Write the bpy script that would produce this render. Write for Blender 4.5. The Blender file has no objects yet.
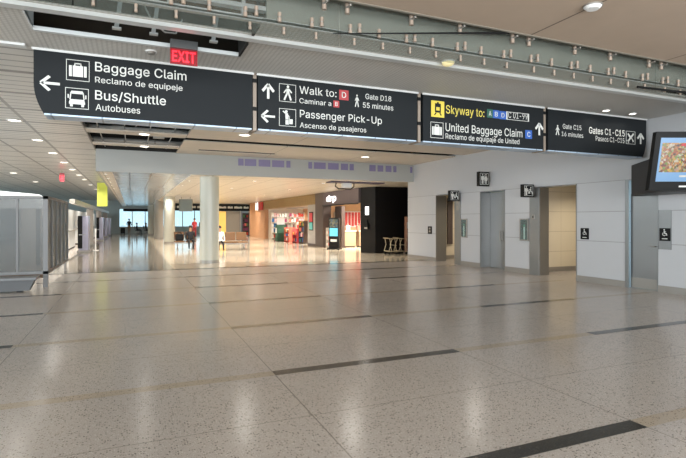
import bpy, bmesh, math, random
from mathutils import Vector, Matrix
random.seed(4)
SC = bpy.context.scene
COL = SC.collection
PI = math.pi

# ------------------------------------------------------------------ materials
def lin(h):
    h = h.lstrip('#')
    v = [int(h[i:i+2], 16)/255 for i in (0, 2, 4)]
    return tuple(c/12.92 if c <= .04045 else ((c+.055)/1.055)**2.4 for c in v) + (1,)
MATS = {}
def mat(name, col='#808080', rough=.5, metal=0, noise=0.08, nscale=6, emit=0, emitcol=None, alpha=None, bump=0):
    if name in MATS: return MATS[name]
    m = bpy.data.materials.new(name); m.use_nodes = True
    nt = m.node_tree; b = nt.nodes['Principled BSDF']
    b.inputs['Roughness'].default_value = rough
    b.inputs['Metallic'].default_value = metal
    tc = nt.nodes.new('ShaderNodeTexCoord')
    nz = nt.nodes.new('ShaderNodeTexNoise'); nz.inputs['Scale'].default_value = nscale
    nz.inputs['Detail'].default_value = 4
    nt.links.new(tc.outputs['Object'], nz.inputs['Vector'])
    mx = nt.nodes.new('ShaderNodeMix'); mx.data_type = 'RGBA'
    c = lin(col)
    mx.inputs[6].default_value = tuple(x*(1-noise) for x in c[:3])+(1,)
    mx.inputs[7].default_value = tuple(min(1, x*(1+noise)) for x in c[:3])+(1,)
    nt.links.new(nz.outputs['Fac'], mx.inputs[0])
    nt.links.new(mx.outputs[2], b.inputs['Base Color'])
    if bump:
        bp = nt.nodes.new('ShaderNodeBump'); bp.inputs['Strength'].default_value = bump
        nt.links.new(nz.outputs['Fac'], bp.inputs['Height']); nt.links.new(bp.outputs['Normal'], b.inputs['Normal'])
    if emit:
        b.inputs['Emission Color'].default_value = lin(emitcol or col)
        b.inputs['Emission Strength'].default_value = emit
    MATS[name] = m
    return m

def math_node(nt, op, a, b=None, c=None):
    n = nt.nodes.new('ShaderNodeMath'); n.operation = op
    for i, v in enumerate((a, b, c)):
        if v is None: continue
        if isinstance(v, (int, float)): n.inputs[i].default_value = v
        else: nt.links.new(v, n.inputs[i])
    return n.outputs[0]
def coords(nt):
    tc = nt.nodes.new('ShaderNodeTexCoord'); sp = nt.nodes.new('ShaderNodeSeparateXYZ')
    nt.links.new(tc.outputs['Object'], sp.inputs[0]); return sp.outputs, tc.outputs['Object']
def line(nt, c, period, off, half):
    """1 on a line of half width `half` repeating every `period`"""
    s = math_node(nt, 'SUBTRACT', c, off - period/2)
    f = math_node(nt, 'FLOORED_MODULO', s, period)
    d = math_node(nt, 'ABSOLUTE', math_node(nt, 'SUBTRACT', f, period/2))
    return math_node(nt, 'LESS_THAN', d, half)
def mixcol(nt, fac, a, b):
    mx = nt.nodes.new('ShaderNodeMix'); mx.data_type = 'RGBA'
    nt.links.new(fac, mx.inputs[0])
    for i, v in ((6, a), (7, b)):
        if isinstance(v, tuple): mx.inputs[i].default_value = v
        else: nt.links.new(v, mx.inputs[i])
    return mx.outputs[2]

def terrazzo(name, base, speck, pale, rough=.16, joints=True):
    m = mat(name, base, rough, 0, .05, 1.2); nt = m.node_tree; b = nt.nodes['Principled BSDF']
    col = b.inputs['Base Color'].links[0].from_socket
    sp, vec = coords(nt)
    for sc, thr, c in ((70, .30, pale), (55, .36, speck), (120, .30, speck)):
        vo = nt.nodes.new('ShaderNodeTexVoronoi'); vo.inputs['Scale'].default_value = sc
        nt.links.new(vec, vo.inputs['Vector'])
        sx = nt.nodes.new('ShaderNodeSeparateColor'); nt.links.new(vo.outputs['Color'], sx.inputs[0])
        pick = math_node(nt, 'LESS_THAN', sx.outputs[0], .30 if c == speck else .5)
        near = math_node(nt, 'LESS_THAN', vo.outputs['Distance'], thr)
        f = math_node(nt, 'MULTIPLY', math_node(nt, 'MULTIPLY', pick, near), .8)
        col = mixcol(nt, f, col, lin(c))
    if joints:
        j = math_node(nt, 'MAXIMUM', line(nt, sp[0], 5.0, 1.36, .005), line(nt, sp[0], 5.0, 3.66, .005))
        j = math_node(nt, 'MAXIMUM', j, line(nt, sp[1], 2.37, 6.2, .004))
        col = mixcol(nt, math_node(nt, 'MULTIPLY', j, .55), col, lin('#4a4038'))
    nt.links.new(col, b.inputs['Base Color'])
    b.inputs['IOR'].default_value = 1.55
    return m
M_FLOOR = terrazzo('terrazzo_beige', '#afa59b', '#544d46', '#cbc2b5', .2)
M_TAN = terrazzo('terrazzo_tan', '#aa9c89', '#6a543f', '#b5a085', joints=False)
M_DARKT = terrazzo('terrazzo_dark', '#38352f', '#1a1816', '#5b564e', joints=False)
M_CREAM = terrazzo('terrazzo_cream', '#cdbfa8', '#a4957d', '#ddd2bd', .11)
M_CORR = terrazzo('terrazzo_grey', '#7d7468', '#5a534b', '#a89f92', .1)

def lined(name, base, linecol, rough, metal, specs, noise=.06):
    m = mat(name, base, rough, metal, noise, 3); nt = m.node_tree; b = nt.nodes['Principled BSDF']
    col = b.inputs['Base Color'].links[0].from_socket
    sp, vec = coords(nt)
    for ax, per, off, half, k, *low in specs:
        f = math_node(nt, 'MULTIPLY', line(nt, sp[ax], per, off, half), k)
        if low: f = math_node(nt, 'MULTIPLY', f, math_node(nt, 'GREATER_THAN', sp[2], low[0]))
        col = mixcol(nt, f, col, lin(linecol))
    nt.links.new(col, b.inputs['Base Color']); return m
M_CEIL_METAL = lined('ceiling_linear_metal', '#d2cec7', '#625c55', .32, .15, [(1, .30, 0, .022, .8), (1, 1.5, 0, .07, .9), (0, 1.2, -1.08, .035, .8)])
M_CEIL_GREY = lined('ceiling_perforated_grey', '#cdc9c2', '#aaa59d', .55, 0, [(0, .06, 0, .012, .5), (1, .06, 0, .012, .5), (0, 2.4, 1.38, .006, .8)])
M_CEIL_BEIGE = lined('ceiling_beige_panel', '#cfc4b5', '#7d7266', .5, .05, [(0, 3.1, 1.38, .01, .8), (1, .9, .2, .006, .5)])
M_SLAB = lined('ceiling_brown_panel', '#b29e8b', '#4a3e36', .55, 0, [(0, 2.76, 5.0, .012, .9)])
M_CORR_CEIL = lined('ceiling_warm_panel', '#e4dbcd', '#8f836f', .33, .1, [(1, .9, 0, .035, .8), (0, 1.2, .3, .02, .7)])
M_CORR_MIRROR = lined('ceiling_polished_panel', '#d8dee6', '#878d96', .2, .4, [(1, 1.1, 0, .05, .9), (0, .72, -.8, .03, .8)])
M_WALLP = lined('wall_white_panel', '#b5b5b6', '#7d7a77', .42, 0, [(2, .745, 1.81, .007, .8, .6), (1, 40, 6.0, .004, .5)], .02)
M_WALLU = mat('wall_white_paint', '#b2b2b3', .6, 0, .02, 1)
M_WALL_BEIGE = lined('wall_beige_tile', '#cdc1a9', '#9b8c72', .35, 0, [(2, .62, 0, .006, .8), (0, .62, 0, .005, .6)], .03)
def steel(name, col, rough, metal=.9):
    m = mat(name, col, rough, metal, .06, 1.2); nt = m.node_tree; b = nt.nodes['Principled BSDF']
    tc = nt.nodes.new('ShaderNodeTexCoord'); mp = nt.nodes.new('ShaderNodeMapping')
    mp.inputs['Scale'].default_value = (6, 6, .4)
    nz = nt.nodes.new('ShaderNodeTexNoise'); nz.inputs['Scale'].default_value = 3
    nt.links.new(tc.outputs['Object'], mp.inputs[0]); nt.links.new(mp.outputs[0], nz.inputs['Vector'])
    r = math_node(nt, 'MULTIPLY_ADD', nz.outputs['Fac'], .06, rough-.0)
    nt.links.new(r, b.inputs['Roughness']); return m
M_STEEL = steel('brushed_steel', '#8b8b8a', .3, .85)
M_STEEL_D = steel('dull_steel', '#9a958e', .42, .6)
M_ALU = steel('aluminium', '#6c6c6b', .45, .3)
M_WHITE = mat('white_enamel', '#e0dfdc', .4)
M_TRIM = mat('pale_metal_trim', '#d7d8d6', .35, .2, .03)
M_SIGN = mat('sign_charcoal', '#1e2123', .55, 0, .06, 2)
M_SIGN_U = lined('sign_underside', '#b4c6d8', '#66788a', .3, .25, [(0, .62, .2, .012, .8)])
for m_ in (M_SIGN,): m_.node_tree.nodes['Principled BSDF'].inputs['Specular IOR Level'].default_value = .15
M_LETTER = mat('sign_white_vinyl', '#d2d2cc', .5, 0, .02)
M_YEL = mat('sign_yellow', '#d9c24a', .5, 0, .03)
M_YELT = mat('sign_yellow_letter', '#dcca5c', .5, 0, .02)
M_RED = mat('sign_red', '#a8393c', .5, 0, .03)
M_BLUE = mat('sign_blue', '#2c5aa8', .5, 0, .03)
M_TEAL = mat('sign_green', '#2b5a4c', .5, 0, .03)
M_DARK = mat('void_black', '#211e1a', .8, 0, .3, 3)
M_BLACK = mat('black_plastic', '#0d0d0d', .5, 0, .1)
M_BLACKP = mat('black_panel', '#120f0d', .4, 0, .08, 2)
for m_ in (M_BLACK, M_BLACKP): m_.node_tree.nodes['Principled BSDF'].inputs['Specular IOR Level'].default_value = .2
M_DKWOOD = mat('dark_wood', '#4c3f3a', .4, 0, .25, 8)
M_BROWN = mat('brown_leather', '#6f4d2c', .5, 0, .15)
M_RUST = mat('rusty_beam', '#5e4630', .7, 0, .3, 4)
M_GALV = mat('galvanised_duct', '#b5b3ae', .5, .2, .2, 3)
M_COLUMN = mat('column_cream', '#bdbcae', .35, 0, .03, 1)
M_COLUMN_D = mat('column_grey', '#9a968d', .35, .1, .04, 1)
M_BULK = mat('bulkhead_paint', '#a9a9a4', .6, 0, .02, 1)
M_PURPLE = mat('tinted_pane', '#837c9e', .25, 0, .12, 2)
M_GOLD = lined('gold_fascia', '#8d744a', '#6f5427', .5, .2, [(1, .35, 0, .01, .7), (2, .12, 0, .008, .5)], .2)
M_ORANGEW = mat('orange_wood', '#bb8c68', .45, 0, .12, 3)
M_SLAT = lined('shop_slat_fascia', '#6f6468', '#3e3639', .5, .1, [(1, .14, 0, .025, .9)], .1)
M_GREYP = mat('grey_pilaster', '#a39d97', .5, 0, .05)
M_SHOPW = mat('shop_white', '#e8dccb', .5, 0, .03)
M_SHOPT = mat('shop_tan', '#a98f74', .5, 0, .05)
M_REDP = mat('product_red', '#b03434', .5)
M_GREENP = mat('stand_green', '#28503a', .45)
M_LAMP = mat('lamp_lens', '#fff6e6', .4, 0, 0, 1, 5, '#fff4e4')
M_EXIT = mat('exit_red', '#ff2430', .4, 0, 0, 1, 2.6, '#ff1a2c')
M_EXIT_P = mat('exit_panel', '#5a1d22', .25, 0, .05, 3, .25, '#ff1a2c')
M_LOGO = mat('lit_logo_white', '#ffffff', .4, 0, 0, 1, 2.5, '#ffffff')
M_BANNER = mat('lit_banner_yellow', '#b9bd4a', .5, 0, .4, 1.5, .3, '#b9c040')
M_SEAT = mat('seat_black', '#1d1c1c', .5)
M_SKIN = mat('skin', '#b98a6c', .5)
M_HAIR = mat('hair_dark', '#221a15', .6)

def screen_mat(name, cols, scale, strength=1.0):
    m = mat(name, '#202020', .2, 0, 0, 1); nt = m.node_tree; b = nt.nodes['Principled BSDF']
    tc = nt.nodes.new('ShaderNodeTexCoord')
    nz = nt.nodes.new('ShaderNodeTexVoronoi'); nz.inputs['Scale'].default_value = scale
    nt.links.new(tc.outputs['Object'], nz.inputs['Vector'])
    sx = nt.nodes.new('ShaderNodeSeparateColor'); nt.links.new(nz.outputs['Color'], sx.inputs[0])
    rp = nt.nodes.new('ShaderNodeValToRGB'); e = rp.color_ramp.elements
    e[0].color = lin(cols[0]); e[1].color = lin(cols[-1])
    for i, c in enumerate(cols[1:-1]):
        n = e.new((i+1)/(len(cols)-1)); n.color = lin(c)
    nt.links.new(sx.outputs[0], rp.inputs[0])
    nt.links.new(rp.outputs[0], b.inputs['Emission Color']); b.inputs['Emission Strength'].default_value = strength
    b.inputs['Base Color'].default_value = (.02, .02, .02, 1)
    for l in list(nt.links):
        if l.to_socket == b.inputs['Base Color']: nt.links.remove(l)
    return m
def glass(name, tint, transp, rough=.05):
    m = bpy.data.materials.new(name); m.use_nodes = True; nt = m.node_tree
    b = nt.nodes['Principled BSDF']; out = nt.nodes['Material Output']
    b.inputs['Base Color'].default_value = lin(tint); b.inputs['Roughness'].default_value = rough
    tr = nt.nodes.new('ShaderNodeBsdfTransparent'); tr.inputs[0].default_value = tuple(.75+.25*x for x in lin(tint)[:3])+(1,)
    mx = nt.nodes.new('ShaderNodeMixShader')
    nz = nt.nodes.new('ShaderNodeTexNoise'); nz.inputs['Scale'].default_value = 1.3
    tc = nt.nodes.new('ShaderNodeTexCoord'); nt.links.new(tc.outputs['Object'], nz.inputs['Vector'])
    f = math_node(nt, 'MULTIPLY_ADD', nz.outputs['Fac'], .08, transp-.04)
    nt.links.new(f, mx.inputs[0]); nt.links.new(b.outputs[0], mx.inputs[1]); nt.links.new(tr.outputs[0], mx.inputs[2])
    nt.links.new(mx.outputs[0], out.inputs[0]); return m
M_GLASS = glass('clear_green_glass', '#7f857c', .88)
M_FROST = glass('frosted_glass', '#3f4340', .36, .3)
M_WINGLASS = glass('window_glass', '#c4d0d0', .90)

# ------------------------------------------------------------------ mesh building
class MB:
    def __init__(s): s.v = []; s.f = []; s.m = []; s.smooth = []
    def add(s, vs, fs, mi=0, sm=False):
        o = len(s.v); s.v += [tuple(v) for v in vs]
        for f in fs: s.f.append([i+o for i in f]); s.m.append(mi); s.smooth.append(sm)
        return s
    def box(s, x0, x1, y0, y1, z0, z1, mi=0, bev=0):
        if bev > 0:
            bm = bmesh.new(); bmesh.ops.create_cube(bm, size=1)
            bmesh.ops.scale(bm, vec=(x1-x0, y1-y0, z1-z0), verts=bm.verts)
            bmesh.ops.translate(bm, vec=((x0+x1)/2, (y0+y1)/2, (z0+z1)/2), verts=bm.verts)
            bmesh.ops.bevel(bm, geom=bm.edges[:], offset=bev, segments=2, affect='EDGES', profile=.5)
            bm.verts.index_update()
            s.add([v.co[:] for v in bm.verts], [[v.index for v in f.verts] for f in bm.faces], mi); bm.free(); return s
        v = [(x0,y0,z0),(x1,y0,z0),(x1,y1,z0),(x0,y1,z0),(x0,y0,z1),(x1,y0,z1),(x1,y1,z1),(x0,y1,z1)]
        return s.add(v, [(3,2,1,0),(4,5,6,7),(0,1,5,4),(1,2,6,5),(2,3,7,6),(3,0,4,7)], mi)
    def cyl(s, p, q, r, n=12, mi=0, r2=None):
        p = Vector(p); q = Vector(q); r2 = r if r2 is None else r2
        d = (q-p).normalized(); a = Vector((0,0,1)) if abs(d.z) < .9 else Vector((1,0,0))
        u = d.cross(a).normalized(); w = d.cross(u)
        vs = []
        for c, rr in ((p, r), (q, r2)):
            for i in range(n):
                t = 2*PI*i/n; vs.append(c + u*(rr*math.cos(t)) + w*(rr*math.sin(t)))
        fs = [(i, (i+1) % n, n+(i+1) % n, n+i) for i in range(n)]
        s.add(vs, fs, mi, True); s.add(vs[:n], [tuple(range(n))[::-1]], mi); s.add(vs[n:], [tuple(range(n))], mi); return s
    def tube(s, pts, r, n=8, mi=0):
        for a, b in zip(pts, pts[1:]): s.cyl(a, b, r, n, mi)
        for p in pts[1:-1]: s.ball(p, r, 6, 4, mi)
        return s
    def ball(s, c, r, n=12, k=8, mi=0, sz=1, sx=1, sy=1):
        vs = [(c[0], c[1], c[2]-r*sz)]
        for j in range(1, k):
            a = -PI/2 + PI*j/k
            for i in range(n):
                t = 2*PI*i/n; vs.append((c[0]+sx*r*math.cos(a)*math.cos(t), c[1]+sy*r*math.cos(a)*math.sin(t), c[2]+sz*r*math.sin(a)))
        vs.append((c[0], c[1], c[2]+r*sz)); L = len(vs)-1
        fs = [(0, 1+(i+1) % n, 1+i) for i in range(n)]
        for j in range(k-2):
            for i in range(n):
                a = 1+j*n; fs.append((a+i, a+(i+1) % n, a+n+(i+1) % n, a+n+i))
        a = 1+(k-2)*n; fs += [(a+i, a+(i+1) % n, L) for i in range(n)]
        return s.add(vs, fs, mi, True)
    def prism(s, poly, h0, h1, plane='xz', mi=0, f=None):
        """extrude a 2-D polygon; plane 'xz' extrudes along y, 'xy' along z, 'yz' along x"""
        def P(a, b, h): return (a, h, b) if plane == 'xz' else (a, b, h) if plane == 'xy' else (h, a, b)
        n = len(poly)
        vs = [P(a, b, h0) for a, b in poly] + [P(a, b, h1) for a, b in poly]
        if f: vs = [f(*v) for v in vs]
        s.add(vs, [tuple(range(n)), tuple(range(2*n-1, n-1, -1))] + [(i, n+i, n+(i+1) % n, (i+1) % n) for i in range(n)], mi)
        return s
    def build(s, name, mats, parent=None):
        me = bpy.data.meshes.new(name); me.from_pydata(s.v, [], s.f)
        for m in (mats if isinstance(mats, (list, tuple)) else [mats]): me.materials.append(m)
        for p, mi, sm in zip(me.polygons, s.m, s.smooth): p.material_index = mi; p.use_smooth = sm
        bm = bmesh.new(); bm.from_mesh(me); bmesh.ops.recalc_face_normals(bm, faces=bm.faces[:]); bm.to_mesh(me); bm.free()
        o = bpy.data.objects.new(name, me); COL.objects.link(o)
        if parent: o.parent = parent
        return o
def B(*a, **k): return MB().box(*a, **k)
def thing(name, label, cat, loc=(0,0,0), rz=0, group=None):
    o = bpy.data.objects.new(name, None); o.empty_display_size = .1; COL.objects.link(o)
    o.location = loc; o.rotation_euler = (0, 0, rz)
    return tag(o, label, cat, group)
def tag(o, label, cat, group=None):
    o['label'] = label; o['category'] = cat
    if group: o['group'] = group
    return o
def struct(name, mb, m, parent=None):
    o = mb.build(name, m, parent)
    if parent is None: o['kind'] = 'structure'
    return o
def dup(root, loc, label=None, rz=None):
    r = root.copy(); COL.objects.link(r); r.location = loc
    if rz is not None: r.rotation_euler = (0, 0, rz)
    if label: r['label'] = label
    for ch in list(root.children):
        c = ch.copy(); COL.objects.link(c); c.parent = r
        for g in list(ch.children):
            d = g.copy(); COL.objects.link(d); d.parent = c
    return r
ORD = ['nearest', 'second', 'third', 'fourth', 'fifth', 'sixth', 'seventh', 'eighth', 'ninth', 'tenth', 'eleventh', 'twelfth']
def ordn(i): return 'nearest' if i == 0 else ORD[i] + ' nearest'

# ------------------------------------------------------------------ camera, world
F = 495.0; YAW = math.atan2(211, 495)
cam = bpy.data.cameras.new('camera'); co = bpy.data.objects.new('camera', cam); COL.objects.link(co)
cam.sensor_width = 36; cam.lens = F/686*36; cam.shift_y = -9/686
co.location = (0, 0, 1.6); co.rotation_euler = (PI/2, 0, -YAW); SC.camera = co
cam.clip_end = 300
w = bpy.data.worlds.new('world'); SC.world = w; w.use_nodes = True
wn = w.node_tree.nodes['Background']; wn.inputs[0].default_value = (.56, .84, 1, 1); wn.inputs[1].default_value = 2.2
SC.view_settings.view_transform = 'Standard'; SC.view_settings.look = 'None'
SC.view_settings.gamma = 1; SC.view_settings.exposure = -0.2; SC.view_settings.use_curve_mapping = False
SC.cycles.max_bounces = 8; SC.cycles.diffuse_bounces = 4; SC.cycles.transparent_max_bounces = 12
SC.cycles.sample_clamp_indirect = 4; SC.cycles.use_denoising = True

def lamp(x, y, z, power, size=.3, col=(1, .95, .88), spread=2.6):
    l = bpy.data.lights.new('downlight_glow', 'AREA'); l.shape = 'DISK'; l.size = size; l.energy = power; l.color = col; l.spread = spread
    o = bpy.data.objects.new('downlight_glow', l); COL.objects.link(o); o.location = (x, y, z); return o

CE = 3.89      # main ceiling
WX = 10.8      # right wall plane
SY = 7.64      # sign face
BY = 17.85     # bulkhead front
CZ = 3.2       # corridor ceiling
OX0, OX1 = -1.08, 1.38   # the strip where the ceiling tiles are taken out

# ------------------------------------------------------------------ floor
fl = MB()
fl.add([(-16,-8,0),(16,-8,0),(16,70,0),(-16,70,0)], [(0,1,2,3)], 0)
for r in range(-1, 8):
    y = 2.59 + 2.37*(r)
    if y > 16: continue
    for c in (-2, -1, 0, 1, 2):
        x = 1.36 + 4.575*c - (.48 if c == -1 else 0)
        if x < WX-.3 and x > -9:
            fl.add([(x,y,.002),(min(WX-.05,x+2.3),y,.002),(min(WX-.05,x+2.3),y+.15,.002),(x,y+.15,.002)], [(0,1,2,3)], 2)
        x2 = x+2.3
        if x2 < WX-.3:
            xe = min(WX-.05, x2+(2.76 if c == -1 else 2.28))
            fl.add([(x2,y,.0015),(xe,y,.0015),(xe,y+.15,.0015),(x2,y+.15,.0015)], [(0,1,2,3)], 1)
fl.add([(1.25,16.95,.003),(15.5,16.95,.003),(15.5,66,.003),(1.25,66,.003)], [(0,1,2,3)], 3)
fl.add([(-2.2,16.95,.003),(1.25,16.95,.003),(1.25,66,.003),(-2.2,66,.003)], [(0,1,2,3)], 4)
fl.add([(-2.4,16.7,.004),(WX-.05,16.7,.004),(WX-.05,16.95,.004),(-2.4,16.95,.004)], [(0,1,2,3)], 2)
fl.add([(-2.35,16.95,.004),(-2.2,16.95,.004),(-2.2,66,.004),(-2.35,66,.004)], [(0,1,2,3)], 2)
struct('floor', fl, [M_FLOOR, M_TAN, M_DARKT, M_CREAM, M_CORR])

# ------------------------------------------------------------------ ceilings
struct('ceiling_left', B(-16, OX0, SY, 66, CE, CE+.12), M_CEIL_METAL)
c = MB()                                            # grey soffit above and before the sign
c.box(-9, OX0, 5.6, SY, CE, CE+.03); c.box(OX1, 8.75, 5.6, SY, CE, CE+.03); c.box(8.75, WX, 5.6, 5.78, CE, CE+.03); c.box(8.75, WX, 5.98, SY, CE, CE+.03)
c.box(OX0, OX1, 5.6, 5.70, CE, CE+.02); c.box(OX0, OX1, 6.05, 6.33, CE, CE+.02); c.box(OX0, OX1, 6.88, SY, CE, CE+.02)
struct('ceiling_front', c, M_CEIL_GREY)
c = MB()
c.box(-9, WX, 6.08, 6.2, CE-.045, CE); c.box(-9, WX, 5.6, 5.63, CE-.01, CE+.04)
c.box(OX0, OX1, 6.84, 6.9, CE-.03, CE+.02); c.box(OX0-.02, OX0, 6.34, 6.88, CE-.02, CE+.2); c.box(-9, OX0-.2, SY-.12, SY, CE-.03, CE)
struct('trim_1', c, M_TRIM)
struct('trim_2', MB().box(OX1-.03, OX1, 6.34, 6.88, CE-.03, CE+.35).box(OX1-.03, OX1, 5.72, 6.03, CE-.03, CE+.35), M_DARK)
c = MB()                                            # right of the opening, sign to bulkhead
c.box(OX1, WX, SY, 14.4, CE, CE+.03); c.box(OX1, WX, 14.95, 16.6, CE, CE+.03); c.box(OX1, 2.0, 16.6, 17.0, CE, CE+.03); c.box(4.6, WX, 16.6, 17.0, CE, CE+.03); c.box(OX1, WX, 17.0, BY, CE, CE+.03)
struct('ceiling_right', c, M_CEIL_BEIGE)
c = MB(); c.box(OX0, OX1, SY, 9.2, CE, CE+.1)
c.box(OX0, OX1, 13.95, 14.5, CE, CE+.03); c.box(OX0, OX1, 16.3, 16.8, CE, CE+.03)
struct('ceiling_strip', c, M_CEIL_BEIGE)
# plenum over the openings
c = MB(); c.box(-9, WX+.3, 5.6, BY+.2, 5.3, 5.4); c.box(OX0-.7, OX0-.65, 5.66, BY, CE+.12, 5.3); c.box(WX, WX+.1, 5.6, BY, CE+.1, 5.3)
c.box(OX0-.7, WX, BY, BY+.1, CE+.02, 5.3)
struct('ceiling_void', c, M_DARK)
# fascia over the soffit's front edge (open where the tiles are out)
M_FASCIA = mat('fascia_green_grey', '#a9a99f', .3, .1, .12, 2)
c = MB(); c.box(OX1+.05, WX, 5.6, 5.66, CE+.04, 4.6); c.box(-9, OX0, 5.6, 5.66, CE+.04, 4.6)
struct('fascia_front', c, M_FASCIA)
c = MB()
for z in (4.02, 4.16, 4.3, 4.46): c.box(OX0, OX1+.05, 5.62, 5.72, z, z+.05)
for x in (-.5, .35, 1.15): c.box(x, x+.04, 5.63, 5.7, CE+.04, 4.6)
struct('fascia_rails', c, M_TRIM)
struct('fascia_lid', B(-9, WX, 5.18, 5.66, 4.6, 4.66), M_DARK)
# brown upper slab and its edge
struct('ceiling_upper', B(-9, WX, -2.5, 5.2, 4.12, 4.25), M_SLAB)
struct('trim_3', B(-9, WX, 5.2, 5.24, 4.115, 4.6), mat('slab_edge', '#8f887c', .5, .1, .1))
# corridor ceilings behind the bulkhead
c = MB(); c.box(2.35, 15, BY+.1, 66, CZ, CZ+.1); c.box(OX0, -.62, BY+.1, 66, CZ, CZ+.1); c.box(1.95, 2.35, BY+.1, 66, CZ, CZ+.1)
struct('ceiling_corridor', c, M_CORR_CEIL)
struct('ceiling_corridor_strip', B(-.62, 1.95, BY+.1, 66, CZ+.03, CZ+.1), M_CORR_MIRROR)
# bulkhead
c = MB(); c.box(OX0, WX, BY, BY+.1, CZ-.02, CE+.02); c.box(OX0, OX0+.08, BY+.1, 66, CZ-.02, CE)
struct('bulkhead', c, M_BULK)

# ------------------------------------------------------------------ right wall with its doorways
segs = [(-2.5, 7.40), (8.20, 9.59), (10.91, 12.33), (13.54, 14.95), (16.18, 18.3)]
c = MB()
for a, b in segs: c.box(WX, WX+.33, a, b, 0, 2.56)
struct('wall_right', c, M_WALLP)
struct('wall_right_upper', B(WX+.004, WX+.33, -2.5, 18.3, 2.56, CE+.2), M_WALLU)
c = MB()
for a, b in segs: c.box(WX-.018, WX, a+.005, b-.005, 0, .15)
struct('baseboard_right', c, M_STEEL_D)
c = MB()
def jamb(c, y0, y1, d):     # steel reveals of an opening y0..y1
    c.box(WX-.012, WX+d, y0, y0+.025, 0, 2.56); c.box(WX-.012, WX+d, y1-.025, y1, 0, 2.56); c.box(WX-.012, WX+d, y0, y1, 2.535, 2.56)
jamb(c, 9.59, 10.91, .34); jamb(c, 14.95, 16.18, .46); jamb(c, 12.33, 13.54, .42); jamb(c, 7.40, 8.20, .12)
c.box(WX-.022, WX, 10.91, 11.27, 0, 2.56); c.box(WX-.022, WX, 14.6, 14.95, 0, 2.56); c.box(WX-.015, WX, 8.11, 8.20, 0, 2.56)
struct('trim_4', c, M_STEEL)
# closed doors
d = struct('door_1', MB().box(WX+.07, WX+.11, 7.43, 8.11, .01, 2.22, bev=.004), M_STEEL)
MB().box(WX+.055, WX+.07, 7.45, 8.09, 2.25, 2.53).build('transom', M_STEEL_D, d)
h = MB().tube([(WX+.07, 7.50, 1.0), (WX+.02, 7.50, 1.0), (WX+.02, 7.60, 1.0)], .012).build('door_handle', M_STEEL_D, d)
MB().box(WX+.064, WX+.07, 7.44, 8.10, .02, .25).build('kick_plate', M_STEEL_D, d)
d = struct('door_2', MB().box(WX+.40, WX+.44, 12.36, 12.93, .01, 2.52, bev=.004), M_STEEL)
MB().box(WX+.40, WX+.44, 12.94, 13.51, .01, 2.52, bev=.004).build('door_leaf', M_STEEL, d)
for y in (12.88, 12.99): MB().cyl((WX+.36, y, .9), (WX+.36, y, 1.25), .014).cyl((WX+.36, y, .95), (WX+.40, y, .95), .01).cyl((WX+.36, y, 1.2), (WX+.40, y, 1.2), .01).build('door_pull', M_STEEL_D, d)
# lobbies behind the two open doorways
def lobby(y0, y1, name):
    c = MB(); x0 = WX+.46 if y0 > 13 else WX+.34; x1 = 14.2
    c.box(x0, x1, y1, y1+.1, 0, 2.9); c.box(x1, x1+.1, y0, y1, 0, 2.9); c.box(x0, x1, y0-.1, y0, 0, 2.9)
    struct('wall_'+name, c, M_WALL_BEIGE)
    struct('ceiling_'+name, B(x0-.13, x1, y0, y1, 2.7, 2.8), M_WALLU)
    struct('baseboard_'+name, MB().box(x0, x1, y1-.015, y1, 0, .14).box(x1-.015, x1, y0, y1, 0, .14), M_STEEL_D)
    lamp((x0+x1)/2, (y0+y1)/2, 2.68, 45, .6, (1, .9, .76))
lobby(8.75, 11.62, 'lobby_near'); lobby(14.3, 17.2, 'lobby_far')
B(WX+1.22, WX+1.46, 17.13, 17.19, .6, 2.5).build('wall_panel', M_DKWOOD)
tag(bpy.data.objects['wall_panel'], 'tall narrow brown panel on the wall inside the farthest open doorway', 'wall panel')

# ------------------------------------------------------------------ pictogram shapes (0..1 box, x right, y up)
def ell(cx, cy, rx, ry, n=14): return [(cx+rx*math.cos(2*PI*i/n), cy+ry*math.sin(2*PI*i/n)) for i in range(n)]
def rect(a, b, c, d): return [(a, b), (c, b), (c, d), (a, d)]
def bar(x0, y0, x1, y1, w):
    dx, dy = x1-x0, y1-y0; L = math.hypot(dx, dy); nx, ny = -dy/L*w/2, dx/L*w/2
    return [(x0+nx, y0+ny), (x0-nx, y0-ny), (x1-nx, y1-ny), (x1+nx, y1+ny)]
def ring(w=.03): return [rect(0, 0, 1, w), rect(0, 1-w, 1, 1), rect(0, w, w, 1-w), rect(1-w, w, 1, 1-w)]
PIC = {}
PIC['suitcase'] = [rect(.12,.2,.24,.72), rect(.28,.2,.72,.72), rect(.76,.2,.88,.72), bar(.37,.72,.37,.84,.05), bar(.63,.72,.63,.84,.05), rect(.345,.8,.655,.85)]
PIC['bus'] = [[(.2,.45),(.8,.45),(.84,.3),(.84,.22),(.16,.22),(.16,.3)], bar(.2,.45,.24,.8,.05), bar(.8,.45,.76,.8,.05), [(.22,.72),(.78,.72),(.74,.86),(.26,.86)], rect(.2,.1,.32,.23), rect(.68,.1,.8,.23), rect(.1,.5,.15,.68), rect(.85,.5,.9,.68)]
PIC['walker'] = [ell(.52,.86,.075,.075), [(.42,.74),(.58,.76),(.62,.46),(.44,.44)], bar(.47,.48,.3,.1,.1), bar(.57,.48,.7,.1,.1), bar(.45,.72,.28,.5,.07), bar(.58,.73,.74,.52,.07)]
PIC['walker_free'] = PIC['walker']
PIC['pickup'] = [ell(.42,.84,.08,.08), [(.36,.74),(.52,.74),(.56,.36),(.38,.36)], bar(.4,.72,.22,.86,.07), bar(.42,.4,.42,.1,.09), bar(.52,.4,.52,.1,.09), rect(.6,.14,.8,.42), bar(.6,.42,.6,.6,.04), bar(.52,.64,.62,.52,.06)]
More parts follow.
